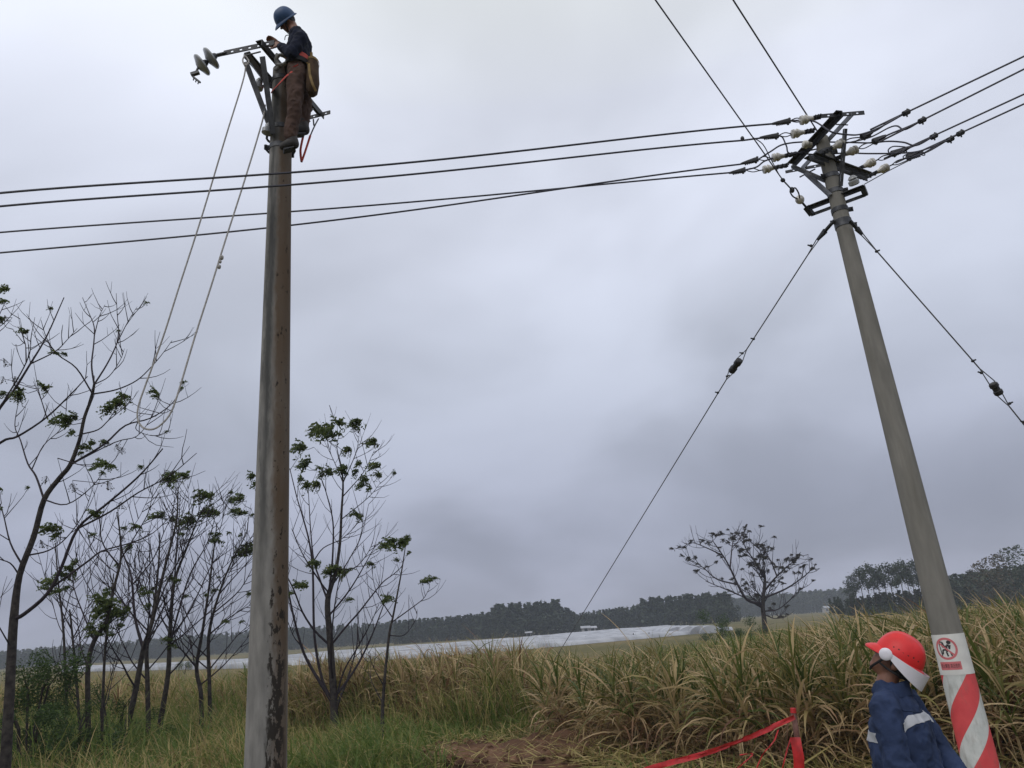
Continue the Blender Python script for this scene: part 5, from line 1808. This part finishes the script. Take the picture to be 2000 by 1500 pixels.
g = img_interp([(1630, 430), (1597, 468), (1584, 480), (1581, 484), (1472, 662), (1450, 690), (1445, 703), (1428, 726), (1420, 735), (1402, 767), (1026, 1350)], 7.15, 21)
g[-1].z = -.05
guy('guy wire running down to the left into the tall grass with a black insulator', g[0], g[1], g[6], g[7], g[10], [g[2], g[4], g[5], g[8], g[9]], .007)
g = img_interp([(1660, 431), (1684, 458), (1712, 491), (1900, 705), (1917, 728), (1938, 748), (1953, 771), (1972, 788), (2000, 824), (2520, 1470)], 7.15, 9.2)
g[-1].z = -.05
guy('guy wire running down to the right edge with a black insulator', g[0], g[1], g[5], g[6], g[9], [g[2], g[3], g[4], g[7], g[8]], .007)


# ------------------------------------------------------------------ people
def remeshed(name, mb, mat, parent, voxel, smooth=6, wrinkle=0.0, wscale=0.12, tm=None):
    o = mb.build(name, mat, parent, True, tm)
    m = o.modifiers.new('union', 'REMESH'); m.mode = 'VOXEL'; m.voxel_size = voxel; m.use_smooth_shade = True
    s = o.modifiers.new('soften', 'SMOOTH'); s.factor = .5; s.iterations = smooth
    if wrinkle:
        t = bpy.data.textures.new(name + '_folds', 'CLOUDS'); t.noise_scale = wscale; t.noise_depth = 3
        d = o.modifiers.new('folds', 'DISPLACE'); d.texture = t; d.strength = wrinkle; d.mid_level = .5; d.texture_coords = 'LOCAL'
        t2 = bpy.data.textures.new(name + '_creases', 'MUSGRAVE'); t2.noise_scale = wscale * .55; t2.musgrave_type = 'RIDGED_MULTIFRACTAL'
        d2 = o.modifiers.new('creases', 'DISPLACE'); d2.texture = t2; d2.strength = wrinkle * .22; d2.mid_level = .5; d2.texture_coords = 'LOCAL'
    return o


def hand(mb, w, d, nrm, s=1.0, curl=.9, thumb=1):
    """palm, four unequal curled fingers and a thumb, at wrist w pointing along d; nrm = back of the hand"""
    d = Vector(d).normalized(); nrm = Vector(nrm); nrm = (nrm - d * nrm.dot(d)).normalized()
    sd = d.cross(nrm)
    mb.blob_tube([w, w + d * .045 * s, w + d * .085 * s], [(.030 * s, .019 * s), (.040 * s, .017 * s), (.040 * s, .015 * s)], 10, sd)
    for i, (off, ln) in enumerate(((-.030, .070), (-.010, .080), (.010, .076), (.030, .060))):
        p = w + d * .088 * s + sd * off * s
        v = d.copy(); pts = [p - d * .02 * s, p]
        for k in range(3):
            v = (Matrix.Rotation(-curl * (.75 if k else .5), 3, sd) @ v)
            pts.append(pts[-1] + v * ln * s * (.45, .32, .23)[k])
        mb.blob_tube(pts, [.0095 * s, .0095 * s, .009 * s, .0085 * s, .0075 * s], 8)
    v = (d * .6 + sd * (-.8 * thumb) - nrm * .25).normalized()
    p = w + d * .02 * s - sd * .022 * thumb * s
    mb.blob_tube([p, p + v * .035 * s, p + v * .055 * s + d * .018 * s - nrm * .01 * s, p + v * .06 * s + d * .045 * s - nrm * .02 * s], [.013 * s, .0115 * s, .0105 * s, .009 * s], 8)


def head(mb, c, rot, s=1.0):
    """head in its own frame: y forward, z up; c = middle of the skull"""
    E = lambda p, *a: mb.ellipsoid(c + rot @ (Vector(p) * s), *[q * s for q in a[:3]], rot)
    E((0, -.012, .03), .076, .094, .088)
    E((0, .022, -.035), .062, .070, .082)
    E((0, .045, -.088), .036, .038, .030)            # chin
    E((0, .078, .022), .050, .016, .014)             # brow
    for sx in (-1, 1):
        E((sx * .036, .062, -.018), .026, .026, .022)  # cheek
        E((sx * .078, -.012, -.012), .010, .022, .034)  # ear
    mb.blob_tube([c + rot @ (Vector((0, .082, .015)) * s), c + rot @ (Vector((0, .098, -.012)) * s), c + rot @ (Vector((0, .106, -.028)) * s)], [.009 * s, .012 * s, .016 * s], 8)
    mb.blob_tube([c + rot @ (Vector((-.022, .080, -.056)) * s), c + rot @ (Vector((.022, .080, -.056)) * s)], [.010 * s, .010 * s], 8)
    mb.blob_tube([c + rot @ (Vector((-.018, .078, -.068)) * s), c + rot @ (Vector((.018, .078, -.068)) * s)], [.010 * s, .010 * s], 8)


def eyes(parent, c, rot, s=1.0):
    for sx in (-1, 1):
        mb = MB(); mb.ellipsoid(c + rot @ (Vector((sx * .031, .080, .004)) * s), .013 * s, .009 * s, .008 * s, rot, 10, 7)
        mb.build('eye', MT['eye'], parent)
        mb = MB(); mb.ellipsoid(c + rot @ (Vector((sx * .031, .0865, .004)) * s), .006 * s, .004 * s, .006 * s, rot, 8, 6)
        mb.build('iris', MT['hair'], parent)


def helmet(parent, c, rot, mat, s=1.0, brim=.055):
    """hard hat shell with a peak in front, a gutter rim and ridges on the crown"""
    n, m = 48, 14
    mb = MB()
    def shell(inset, flare):
        b0 = len(mb.v)
        for j in range(m + 1):
            t = j / m
            for i in range(n):
                an = 2 * math.pi * i / n
                x, y = math.cos(an), math.sin(an)           # y forward
                rx, ry = .112 - inset, .135 - inset
                prof = math.cos(t * math.pi / 2) ** .82
                z = (.142 - inset) * math.sin(t * math.pi / 2)
                z += .006 * math.exp(-(x * prof * 9) ** 2) * math.sin(min(1, t * 1.4) * math.pi / 2) if not inset else 0
                for off in (.34, -.34):
                    z += .004 * math.exp(-((x * prof - off) * 12) ** 2) * math.sin(t * math.pi) if not inset else 0
                mb.v.append(Vector((x * rx * max(prof, .01), y * ry * max(prof, .01), z)))
        for j in range(m):
            for i in range(n):
                i2 = (i + 1) % n
                q = (b0 + j * n + i, b0 + j * n + i2, b0 + (j + 1) * n + i2, b0 + (j + 1) * n + i)
                mb.f.append(q if not inset else q[::-1])
        return b0
    b1 = shell(0, 0); b2 = shell(.005, 0)
    # rim and peak
    b3 = len(mb.v)
    for (ex, zz) in ((0.0, .004), (.6, -.004), (1.0, -.012), (1.0, -.017), (.5, -.010), (0.0, -.003)):
        for i in range(n):
            an = 2 * math.pi * i / n
            x, y = math.cos(an), math.sin(an)
            w = .013 + brim * max(0.0, y) ** 1.6 * (1.0 - .12 * x * x) + .006 * max(0, -y)
            mb.v.append(Vector((x * (.112 + w * ex), y * (.135 + w * ex), zz * (1 + 1.2 * max(0, y)) + (.012 * (1 - y * y) if False else 0))))
    for j in range(5):
        for i in range(n):
            i2 = (i + 1) % n
            mb.f.append((b3 + j * n + i2, b3 + j * n + i, b3 + (j + 1) * n + i, b3 + (j + 1) * n + i2))
    mb.v = [c + rot @ (v * s) for v in mb.v]
    return mb.build('helmet', mat, parent)


# --- the man in the red helmet
def ground_worker():
    nb = P(1725, 1353, 4.75)                                       # nape / neck base
    yaw = R(50)
    Rz = Matrix.Rotation(yaw, 3, 'Z')
    loc = Vector((0, .075, 1.385))
    base = nb - Rz @ loc
    gz = base.z                                                    # where the soles stand
    S = 1.0
    W = lambda p: base + Rz @ Vector(p)
    root_loc = Vector((base.x, base.y, 0))
    sidev = Rz @ Vector((1, 0, 0))
    hrot = Rz @ Matrix.Rotation(R(16), 3, 'Z') @ Matrix.Rotation(R(50), 3, 'X')
    krot = Rz @ Matrix.Rotation(R(12), 3, 'Z') @ Matrix.Rotation(R(37), 3, 'X')
    hc = W((.03, -.020, 1.552))
    body = MB()
    head(body, hc, hrot, 1.10)
    body.blob_tube([W((0, .03, 1.34)), W((0, .055, 1.42)), hc + hrot @ Vector((0, -.01, -.05))], [(.062, .060), (.056, .058), (.056, .060)], 14, sidev)
    body.blob_tube([W((0, .04, .90)), W((0, .05, 1.05)), W((0, .045, 1.22)), W((0, .04, 1.32))], [(.13, .09), (.12, .085), (.14, .09), (.12, .07)], 16, sidev)
    sh = {-1: W((-.185, .02, 1.325)), 1: W((.185, .02, 1.325))}
    el = {-1: W((-.255, .0, 1.05)), 1: W((.250, -.085, 1.06))}
    wr = {-1: W((-.14, -.16, .86)), 1: W((.10, -.225, .91))}
    for s in (-1, 1):
        body.blob_tube([sh[s], el[s]], [.045, .038], 10); body.blob_tube([el[s], wr[s]], [.036, .026], 10)
        hand(body, wr[s], (wr[s] - el[s]).normalized() * .6 + Rz @ Vector((-s * .6, -.02, -.5)), Rz @ Vector((0, -1, 0)), 1.0, .6, s)
        body.blob_tube([W((s * .09, .04, .90)), W((s * .10, 0, .47)), W((s * .10, -.02, .08))], [.07, .05, .036], 12)
    b = remeshed('person', body, MT['skin'], None, .007, 3)
    b.location = root_loc
    b.data.transform(Matrix.Translation(-root_loc))
    tag(b, 'man in navy coverall and red helmet seen from behind, looking up at the lineman', 'person')
    eyes(b, hc, hrot, 1.10)
    # coverall top
    j = MB()
    j.blob_tube([W((0, .02, .86)), W((0, .025, 1.0)), W((0, .025, 1.14)), W((0, .02, 1.24)), W((0, .03, 1.32)), W((0, .05, 1.385))],
                [(.20, .175), (.20, .175), (.21, .165), (.21, .15), (.17, .115), (.085, .075)], 20, sidev)
    for s in (-1, 1):
        j.blob_tube([W((s * .05, .04, 1.355)), sh[s] + Vector((0, 0, -.01))], [.062, .078], 12)
        j.blob_tube([sh[s] + Vector((0, 0, -.015)), sh[s].lerp(el[s], .5), el[s]], [.082, .076, .066], 14)
        j.blob_tube([el[s], el[s].lerp(wr[s], .5), wr[s]], [.066, .058, .046], 14)
    jk = remeshed('jacket', j, MT['blue_cloth'], b, .008, 4, .034, .12)
    col = MB()
    # stand collar, open in front
    pts, rad = [], []
    for i in range(21):
        a = R(-60) + R(300) * i / 20 + R(180)
        pts.append(W((.082 * math.cos(a + R(-90) - R(90)), .055 + .078 * math.sin(a + R(-90) - R(90)), 1.385)))
    b0 = len(col.v)
    for (dz, k) in ((-.025, 1.12), (.03, 1.05), (.048, 1.0), (.046, .93), (.0, .95)):
        for i in range(21):
            a = R(120) + R(300) * i / 20
            col.v.append(W((.010 + .098 * k * math.cos(a), .030 + .094 * k * math.sin(a), 1.380 + dz - .02 * math.sin(a))))
    for r_ in range(4):
        for i in range(20):
            a = b0 + r_ * 21 + i
            col.f.append((a, a + 1, a + 22, a + 21))
    col.build('collar', MT['blue_cloth'], b)
    tr = MB()
    tr.blob_tube([W((0, .02, .98)), W((0, .02, .86))], [(.185, .16), (.19, .165)], 18, sidev)
    for s in (-1, 1):
        tr.blob_tube([W((s * .09, .04, .88)), W((s * .105, .0, .48)), W((s * .105, -.02, .09))], [.10, .08, .07], 14)
    remeshed('trousers', tr, MT['blue_cloth'], b, .011, 4, .03, .12)
    for s in (-1, 1):
        bt = MB(); bt.blob_tube([W((s * .105, -.06, .05)), W((s * .11, .05, .045)), W((s * .115, .16, .035))], [(.045, .05), (.05, .045), (.045, .032)], 12, sidev)
        bt.blob_tube([W((s * .105, -.02, .16)), W((s * .105, -.03, .06))], [.055, .05], 12)
        remeshed('boot', bt, MT['boot'], b, .01, 3)
    # hat
    hx = hc + krot @ Vector((0, -.004, .024))
    hel = helmet(b, hx, krot, MT['red_shell'], .97, .036)
    for i_ in range(6):
        mbv = MB(); yv_ = .045 - .028 * i_
        xv_ = .110 * .97 * math.sqrt(max(0, 1 - (yv_ / .131) ** 2))
        n_ = krot @ Vector((-xv_ / .0116, yv_ / .0169, .35)).normalized()
        c_ = hx + krot @ Vector((-xv_ * .955, yv_ * .955, .045 + .004 * math.sin(i_ * 2.0)))
        mbv.lathe(c_ - n_ * .004, n_, [(0, .0042), (.006, .0042)], 8); mbv.build('vent', MT['black_strap'], hel)
    # hair below the rim
    hm = MB(); hm.ellipsoid(hc + hrot @ Vector((0, -.020, .005)), .081, .092, .085, hrot); hm.build('hair', MT['hair'], b)
    # side hinges and the flipped-back visor
    H = lambda p: hx + krot @ Vector(p)
    vz = MB()
    for s in (-1, 1):
        vz.lathe(H((s * .118, .060, -.010)), krot @ Vector((s, 0, 0)), [(0, .026), (.004, .034), (.016, .034), (.022, .028), (.024, .01)], 24)
    b0 = len(vz.v); nn = 36
    for (lo, th) in ((0, 0), (.35, 0), (.7, 0), (1, 0), (1, .004), (.7, .004), (.35, .004), (0, .004)):
        for i in range(nn + 1):
            a = math.pi + math.pi * i / nn                      # left side, round the back, to the right
            k = max(0.0, math.sin(math.pi * i / nn)) ** .8      # 0 at the hinges, 1 at the nape
            x = (.130 - th + .01 * k) * math.cos(a); y = .060 + (.235 - th) * math.sin(a)
            wz = .012 + .080 * k ** .9
            vz.v.append(H((x, y, .004 - .006 * k - wz * lo - .004 + .012 * (1 - k))))
    for r_ in range(7):
        for i in range(nn):
            a = b0 + r_ * (nn + 1) + i
            vz.f.append((a, a + 1, a + nn + 2, a + nn + 1))
    vz.build('visor', MT['white_plastic'], hel)
    # straps
    st = MB()
    ch = lambda p: hc + hrot @ (Vector(p) * 1.10)
    for s in (-1, 1):
        st.tube(catmull([ch((s * .085, .045, .02)), ch((s * .083, .05, -.03)), ch((s * .05, .062, -.098)), ch((0, .058, -.122))], 5), [(.007, .003)] * 16, 6, True, hrot @ Vector((0, 1, 0)))
        st.tube(catmull([ch((s * .074, .050, -.060)), ch((s * .084, .0, -.055)), ch((s * .078, -.05, -.045)), ch((0, -.108, -.035))], 5), [(.006, .003)] * 16, 6, True, hrot @ Vector((0, 0, 1)))
    st.build('chin_strap', MT['black_strap'], b)
    # reflective tape laid on the cloth
    bpy.context.view_layer.update()
    dg = bpy.context.evaluated_depsgraph_get()
    ev = jk.evaluated_get(dg)
    bv = BVHTree.FromPolygons([jk.matrix_world @ v.co for v in ev.data.vertices], [tuple(p.vertices) for p in ev.data.polygons])

    def tape(samples, w):
        """samples: list of (origin, direction, across) rays shot inwards on the garment"""
        rows = []
        for o_, d_, ac in samples:
            row = []
            for s in (-1, -.5, 0, .5, 1):
                hit, nr, _, _ = bv.ray_cast(o_ + ac * (w / 2 * s), d_)
                row.append(None if hit is None else (hit + nr * .004, hit - nr * .006))
            if all(q is not None for q in row): rows.append(row)
        mb = MB()
        for r_ in rows:
            for q in r_: mb.v.append(q[0])
            mb.v.append(r_[-1][1]); mb.v.append(r_[0][1])
        for i in range(len(rows) - 1):
            for k in range(7):
                a = i * 7 + k; c = i * 7 + (k + 1) % 7
                mb.f.append((a, c, c + 7, a + 7))
        return mb
    smp = []
    for i in range(36):
        x = -.20 + .40 * i / 35
        smp.append((W((x, -.6, 1.262 - .5 * max(0, abs(x) - .13))), Rz @ Vector((0, 1, 0)), Vector((0, 0, 1))))
    tape(smp, .042).build('reflective_strip', MT['reflective'], jk)
    for zz, hw in ((1.312, .15),):
        sm2 = [(W((-hw + 2 * hw * i_ / 24, -.6, zz - .02 * (1 - (2 * i_ / 24 - 1) ** 2))), Rz @ Vector((0, 1, 0)), Vector((0, 0, 1))) for i_ in range(25)]
        tape(sm2, .007).build('yoke_seam', MT['blue_cloth'], jk)
    smp = []
    for i in range(30):
        x = -.20 + .40 * i / 29
        smp.append((W((x, .6, 1.17)), Rz @ Vector((0, -1, 0)), Vector((0, 0, 1))))
    tape(smp, .05).build('reflective_strip', MT['reflective'], jk)
    return b


ground_worker()


# --- the lineman on the pole
def lineman():
    Y = 6.28
    q = lambda px, py, dy=0.0: P(px, py, Y + dy)
    fwd = Vector((-1, .05, 0)); side = Vector((0, -1, 0))            # his left side towards the road
    base = q(566, 290)
    body = MB()
    # head frame: y forward (to the left, bowed), z up
    yv = Vector((-.80, .05, -.58)).normalized(); zv = Vector((-.42, -.66, .60)); zv = (zv - yv * zv.dot(yv)).normalized(); xv = yv.cross(zv)
    hrot = Matrix((xv, yv, zv)).transposed()
    hc = q(560, 42)
    hs = .82
    head(body, hc, hrot, hs)
    nape = q(574, 58)
    body.blob_tube([q(581, 68), nape, hc + hrot @ Vector((0, -.02, -.04))], [.055, .052, .054], 12)
    body.blob_tube([q(584, 138), q(586, 115), q(587, 92), q(583, 74)], [(.13, .08), (.12, .075), (.14, .08), (.12, .06)], 14, side)
    sh = [q(589, 74, -.16), q(584, 72, .16)]
    el = [q(569, 106, -.20), q(563, 104, .17)]
    wr = [q(547, 90, -.06), q(545, 87, .08)]
    for i in (0, 1):
        body.blob_tube([sh[i], el[i]], [.042, .036], 10); body.blob_tube([el[i], wr[i]], [.035, .026], 10)
    hand(body, wr[0], q(533, 82, -.03) - wr[0], Vector((.15, -1, .2)), .95, 1.0, 1)
    hand(body, wr[1], q(531, 78, .06) - wr[1], Vector((.1, .6, .9)), .95, 1.0, -1)
    hip = [q(581, 140, -.09), q(589, 142, .09)]
    kn = [q(576, 205, -.12), q(596, 200, .14)]
    an = [q(567, 268, -.08), q(590, 243, .12)]
    for i in (0, 1):
        body.blob_tube([hip[i], kn[i], an[i]], [.065, .048, .035], 12)
    b = remeshed('person', body, MT['skin'], None, .008, 3)
    b.location = Vector((base.x, base.y, base.z))
    b.data.transform(Matrix.Translation(-b.location))
    tag(b, 'lineman in dark jacket and blue helmet standing strapped to the top of the old pole', 'person')
    eyes(b, hc, hrot, hs)
    j = MB()
    j.blob_tube([q(583, 133), q(585, 118), q(586, 100), q(587, 86), q(584, 74), q(579, 66)], [(.165, .105), (.165, .108), (.175, .108), (.18, .105), (.15, .085), (.08, .06)], 18, side)
    for i in (0, 1):
        j.blob_tube([q(584, 73), sh[i]], [.06, .066], 10)
        j.blob_tube([sh[i], sh[i].lerp(el[i], .5), el[i]], [.070, .064, .055], 12)
        j.blob_tube([el[i], el[i].lerp(wr[i], .5), wr[i]], [.054, .046, .036], 12)
    remeshed('jacket', j, MT['dark_cloth'], b, .011, 4, .03, .10)
    c = MB(); c.tube([q(581, 70), q(577, 62.5)], [(.085, .07), (.074, .066)], 16, False, side); c.tube([q(577, 62.5), q(581, 70)], [(.07, .062), (.08, .066)], 16, False, side); c.build('collar', MT['dark_cloth'], b)
    t = MB()
    t.blob_tube([q(585, 124), q(585, 142)], [(.155, .10), (.165, .115)], 16, side)
    for i in (0, 1):
        t.blob_tube([hip[i], hip[i].lerp(kn[i], .5) + Vector((-.01, 0, 0)), kn[i], kn[i].lerp(an[i], .5), an[i]], [.092, .084, .070, .064, .060], 14)
    remeshed('trousers', t, MT['khaki'], b, .011, 3, .03, .09)
    toe = [q(554, 286, -.10), q(572, 256, .06)]
    heel = [q(574, 281, -.07), q(595, 254, .12)]
    for i in (0, 1):
        bt = MB(); bt.blob_tube([heel[i], heel[i].lerp(toe[i], .5) + Vector((0, 0, .01)), toe[i]], [.050, .050, .042], 12)
        bt.blob_tube([an[i] + Vector((0, 0, .03)), heel[i]], [.056, .052], 12)
        remeshed('boot', bt, MT['boot'], b, .011, 3)
    hx = hc + hrot @ Vector((0, -.004, .02)); helmet(b, hx, hrot, MT['blue_shell'], .83, .034)
    hm = MB(); hm.ellipsoid(hc + hrot @ Vector((0, -.016, .004)), .067, .077, .072, hrot); hm.build('hair', MT['hair'], b)
    st = MB()
    for s in (-1, 1):
        st.tube(catmull([hc + hrot @ Vector((s * .078, .03, .02)), hc + hrot @ Vector((s * .06, .05, -.07)), hc + hrot @ Vector((0, .05, -.115))], 4), .005, 5)
    st.tube(catmull([hc + hrot @ Vector((0, .05, -.115)), q(558, 70), q(556, 78)], 4), .0045, 5)
    st.build('chin_strap', MT['black_strap'], b)
    # belt
    bl = MB()
    for (r_, nm) in ((1.0, 0),):
        bl.tube([q(585, 134), q(585, 123)], [(.185, .135), (.178, .128)], 22, True, side)
    bl.build('belt', MT['red_web'], b)
    bl = MB(); bl.tube([q(584.5, 140), q(585, 132)], [(.186, .137), (.188, .138)], 22, True, side); bl.build('padded_belt', MT['black_strap'], b)
    # foot hoops round the pole
    for (py, dz, i) in ((289, 0, 0), (268, 0, 1)):
        tt = (py - 138) / (1700 - 138)
        pc = P(552 - (552 - 513.5) * tt, py, YL)
        hk = MB()
        ring_ = []
        for k in range(15):
            a = R(-70 + 255 * k / 14) if i == 0 else R(-40 + 250 * k / 14)
            ring_.append(pc + Vector((math.cos(a) * .135, math.sin(a) * .135, -.02 + .02 * math.sin(a))))
        hk.tube(ring_, .012, 7)
        hk.tube([ring_[0], toe[i] + Vector((.03, -.02, -.045)), heel[i] + Vector((0, 0, -.05))], .012, 6)
        hk.bar(toe[i] + Vector((-.0, -.0, -.052)), heel[i] + Vector((0, 0, -.055)), .08, .012)
        hk.bar(ring_[7] + Vector((0, 0, -.03)), ring_[7] + Vector((0, 0, .04)), .03, .05, (1, 0, 0))
        hk.build('climbing_hook', MT['dark_steel'], b)
    return b


lineman()

# his safety strap round the pole
mb = MB()
Yq = 6.28
c0 = P(575, 133, Yq - .15)
sp = catmull([P(582, 129, Yq - .15), P(572, 137, Yq - .17), P(556, 152, Yq - .13), P(541, 168, Yq - .06), P(534, 175, 6.36), P(533, 178, 6.52), P(548, 172, 6.66), P(574, 150, 6.56), P(590, 136, 6.45)], 5)
mb.tube(sp, [(.028, .006)] * len(sp), 8, True, (.55, 0, .85))
tag(mb.build('safety_strap', MT['red_web']), 'red orange safety strap from the lineman belt round the old pole', 'safety strap')

# his tool bag
bc = P(611, 152, Yq - .06)
tb = empty('tool_bag', bc, 'brown canvas tool bag hanging behind the lineman hip', 'bag')
mb = MB()
mb.tube([P(612, 123, Yq - .06), P(611, 140, Yq - .06), P(611, 160, Yq - .06), P(609, 178, Yq - .06), P(608, 184, Yq - .06)], [(.085, .050), (.088, .056), (.092, .062), (.08, .055), (.05, .03)], 16, True, (0, 1, 0))
o = mb.build('pouch', MT['bag'], tb)
mb = MB(); mb.tube([P(612, 121, Yq - .06), P(612, 125, Yq - .06)], [(.09, .055), (.09, .055)], 16, False, (0, 1, 0)); mb.build('hem', MT['bag_trim'], tb)
mb = MB(); mb.tube([P(608, 103, Yq - .08), P(609, 126, Yq - .07)], .014, 8); mb.tube([P(606, 108, Yq), P(608, 128, Yq - .03)], .010, 8); mb.build('tool_handle', MT['bag_trim'], tb)
mb = MB(); mb.tube(catmull([P(603, 124, Yq - .15), P(605, 145, Yq - .158), P(611, 165, Yq - .16), P(617, 178, Yq - .13)], 5), [(.012, .003)] * 16, 6, True, (1, 0, 0)); mb.tube(catmull([P(598, 122, Yq - .1), P(603, 124, Yq - .13), P(612, 122, Yq - .06)], 4), .008, 6); mb.build('strap', MT['bag_trim'], tb)

# coil of grey cloth rope on the arm in front of him
mb = MB()
cc = P(553, 121, 6.2)
pts = [cc + Vector((math.cos(a) * .065, -.02 + .01 * math.sin(2 * a), math.sin(a) * .055)) for a in np.linspace(0, 4.6 * math.pi, 46)]
mb.tube([p + Vector((0, .012 * math.sin(i * .7), .004 * math.cos(i))) for i, p in enumerate(pts)], .016, 7)
mb.tube(catmull([P(541, 106, 6.2), P(540, 118, 6.18), P(545, 128, 6.2), P(537, 137, 6.2)], 4), .016, 7)
tag(mb.build('rope_coil', MT['grey_rope']), 'grey rope coil lying over the crossarm before the lineman', 'rope')

# ------------------------------------------------------------------ barrier tape and its stake
YS = 8.4
s0, s1 = P(1549, 1386, YS), P(1566, 1520, YS)
dS = (s0 - s1).normalized()
ft = s1 + dS * ((-.1 - s1.z) / dS.z)
stk = empty('stake', (ft.x, ft.y, 0), 'weathered reddish stake holding red barrier tape at the cane edge', 'stake')
mb = MB(); mb.tube([ft, ft.lerp(s0, .5) + Vector((.01, 0, 0)), s0], [.034, .030, .026], 9); mb.build('post', MT['stake'], stk)
mb = MB(); mb.tube([s0 - dS * .03, s0 + dS * .015], [.031, .029], 10); mb.build('tape_wrap', MT['red_tape'], stk)
a_ = P(1552, 1400, YS - .04); b_ = P(1268, 1502, 7.6); c_ = P(700, 1690, 6.4)


def ribbon(pts, w, up=(0, 0, 1), crumple=.006):
    pts = [Vector(p) for p in pts]; mb = MB()
    for i, p in enumerate(pts):
        t = (pts[min(i + 1, len(pts) - 1)] - pts[max(i - 1, 0)]).normalized()
        an = .35 * math.sin(i * .35) + random.gauss(0, .05)
        u_ = Vector(up); u_ = (u_ - t * u_.dot(t)).normalized(); v_ = t.cross(u_)
        ww = u_ * math.cos(an) + v_ * math.sin(an)
        for s in (-1, -.3, .4, 1):
            mb.v.append(p + ww * (w / 2 * s) + v_ * random.gauss(0, crumple))
    for i in range(len(pts) - 1):
        for k in range(3):
            a = i * 4 + k; mb.f.append((a, a + 1, a + 5, a + 4))
    return mb


pts = catmull([a_, a_.lerp(b_, .33) + Vector((0, 0, -.035)), a_.lerp(b_, .66) + Vector((0, 0, -.035)), b_, b_.lerp(c_, .5) + Vector((0, 0, -.03)), c_], 9)
tag(ribbon(pts, .046).build('barrier_tape', MT['red_tape']), 'red barrier tape stretched from the stake to the lower left', 'barrier tape')
mb = ribbon([P(1553, 1440, YS - .05), P(1556, 1458, YS - .06), P(1560, 1480, YS - .06), P(1562, 1500, YS - .06), P(1563, 1530, YS - .05), P(1566, 1560, YS - .05)], .10, (1, 0, 0), .012)
tag(mb.build('tape_end', MT['red_tape']), 'loose end of red tape hanging down the front of the stake', 'tape')
k = 0
for pts, lab in (([(1520, 1425), (1510, 1450), (1492, 1470), (1478, 1500)], 'thin shred of red tape snagged in the cane, near the stake'), ([(1545, 1440), (1536, 1470), (1528, 1500)], 'shred of red tape dangling just left of the stake'),
                 ([(1445, 1475), (1470, 1472), (1462, 1482), (1440, 1500)], 'short curl of red tape low in the cane, furthest from the stake')):
    q = catmull([P(x, y, YS + .3) for x, y in pts], 4)
    tag(ribbon(q, .013, (1, 0, 0), .004).build('tape_shred', MT['red_tape']), lab, 'tape', 'shreds of red tape in the cane')


# ------------------------------------------------------------------ haze over the plain
def haze():
    mb = MB(); mb.bar((-1320, 500, 7.0), (1320, 500, 7.0), 2040, 16.4)
    m = bpy.data.materials.new('pale_haze'); m.use_nodes = True
    nt = m.node_tree; nt.nodes.clear()
    out = nt.nodes.new('ShaderNodeOutputMaterial'); v = nt.nodes.new('ShaderNodeVolumePrincipled')
    v.inputs['Color'].default_value = (.74, .80, .93, 1); v.inputs['Density'].default_value = .0007
    nt.links.new(v.outputs[0], out.inputs['Volume'])
    o = mb.build('haze', m, None, False)
    tag(o, kind='stuff')


haze()
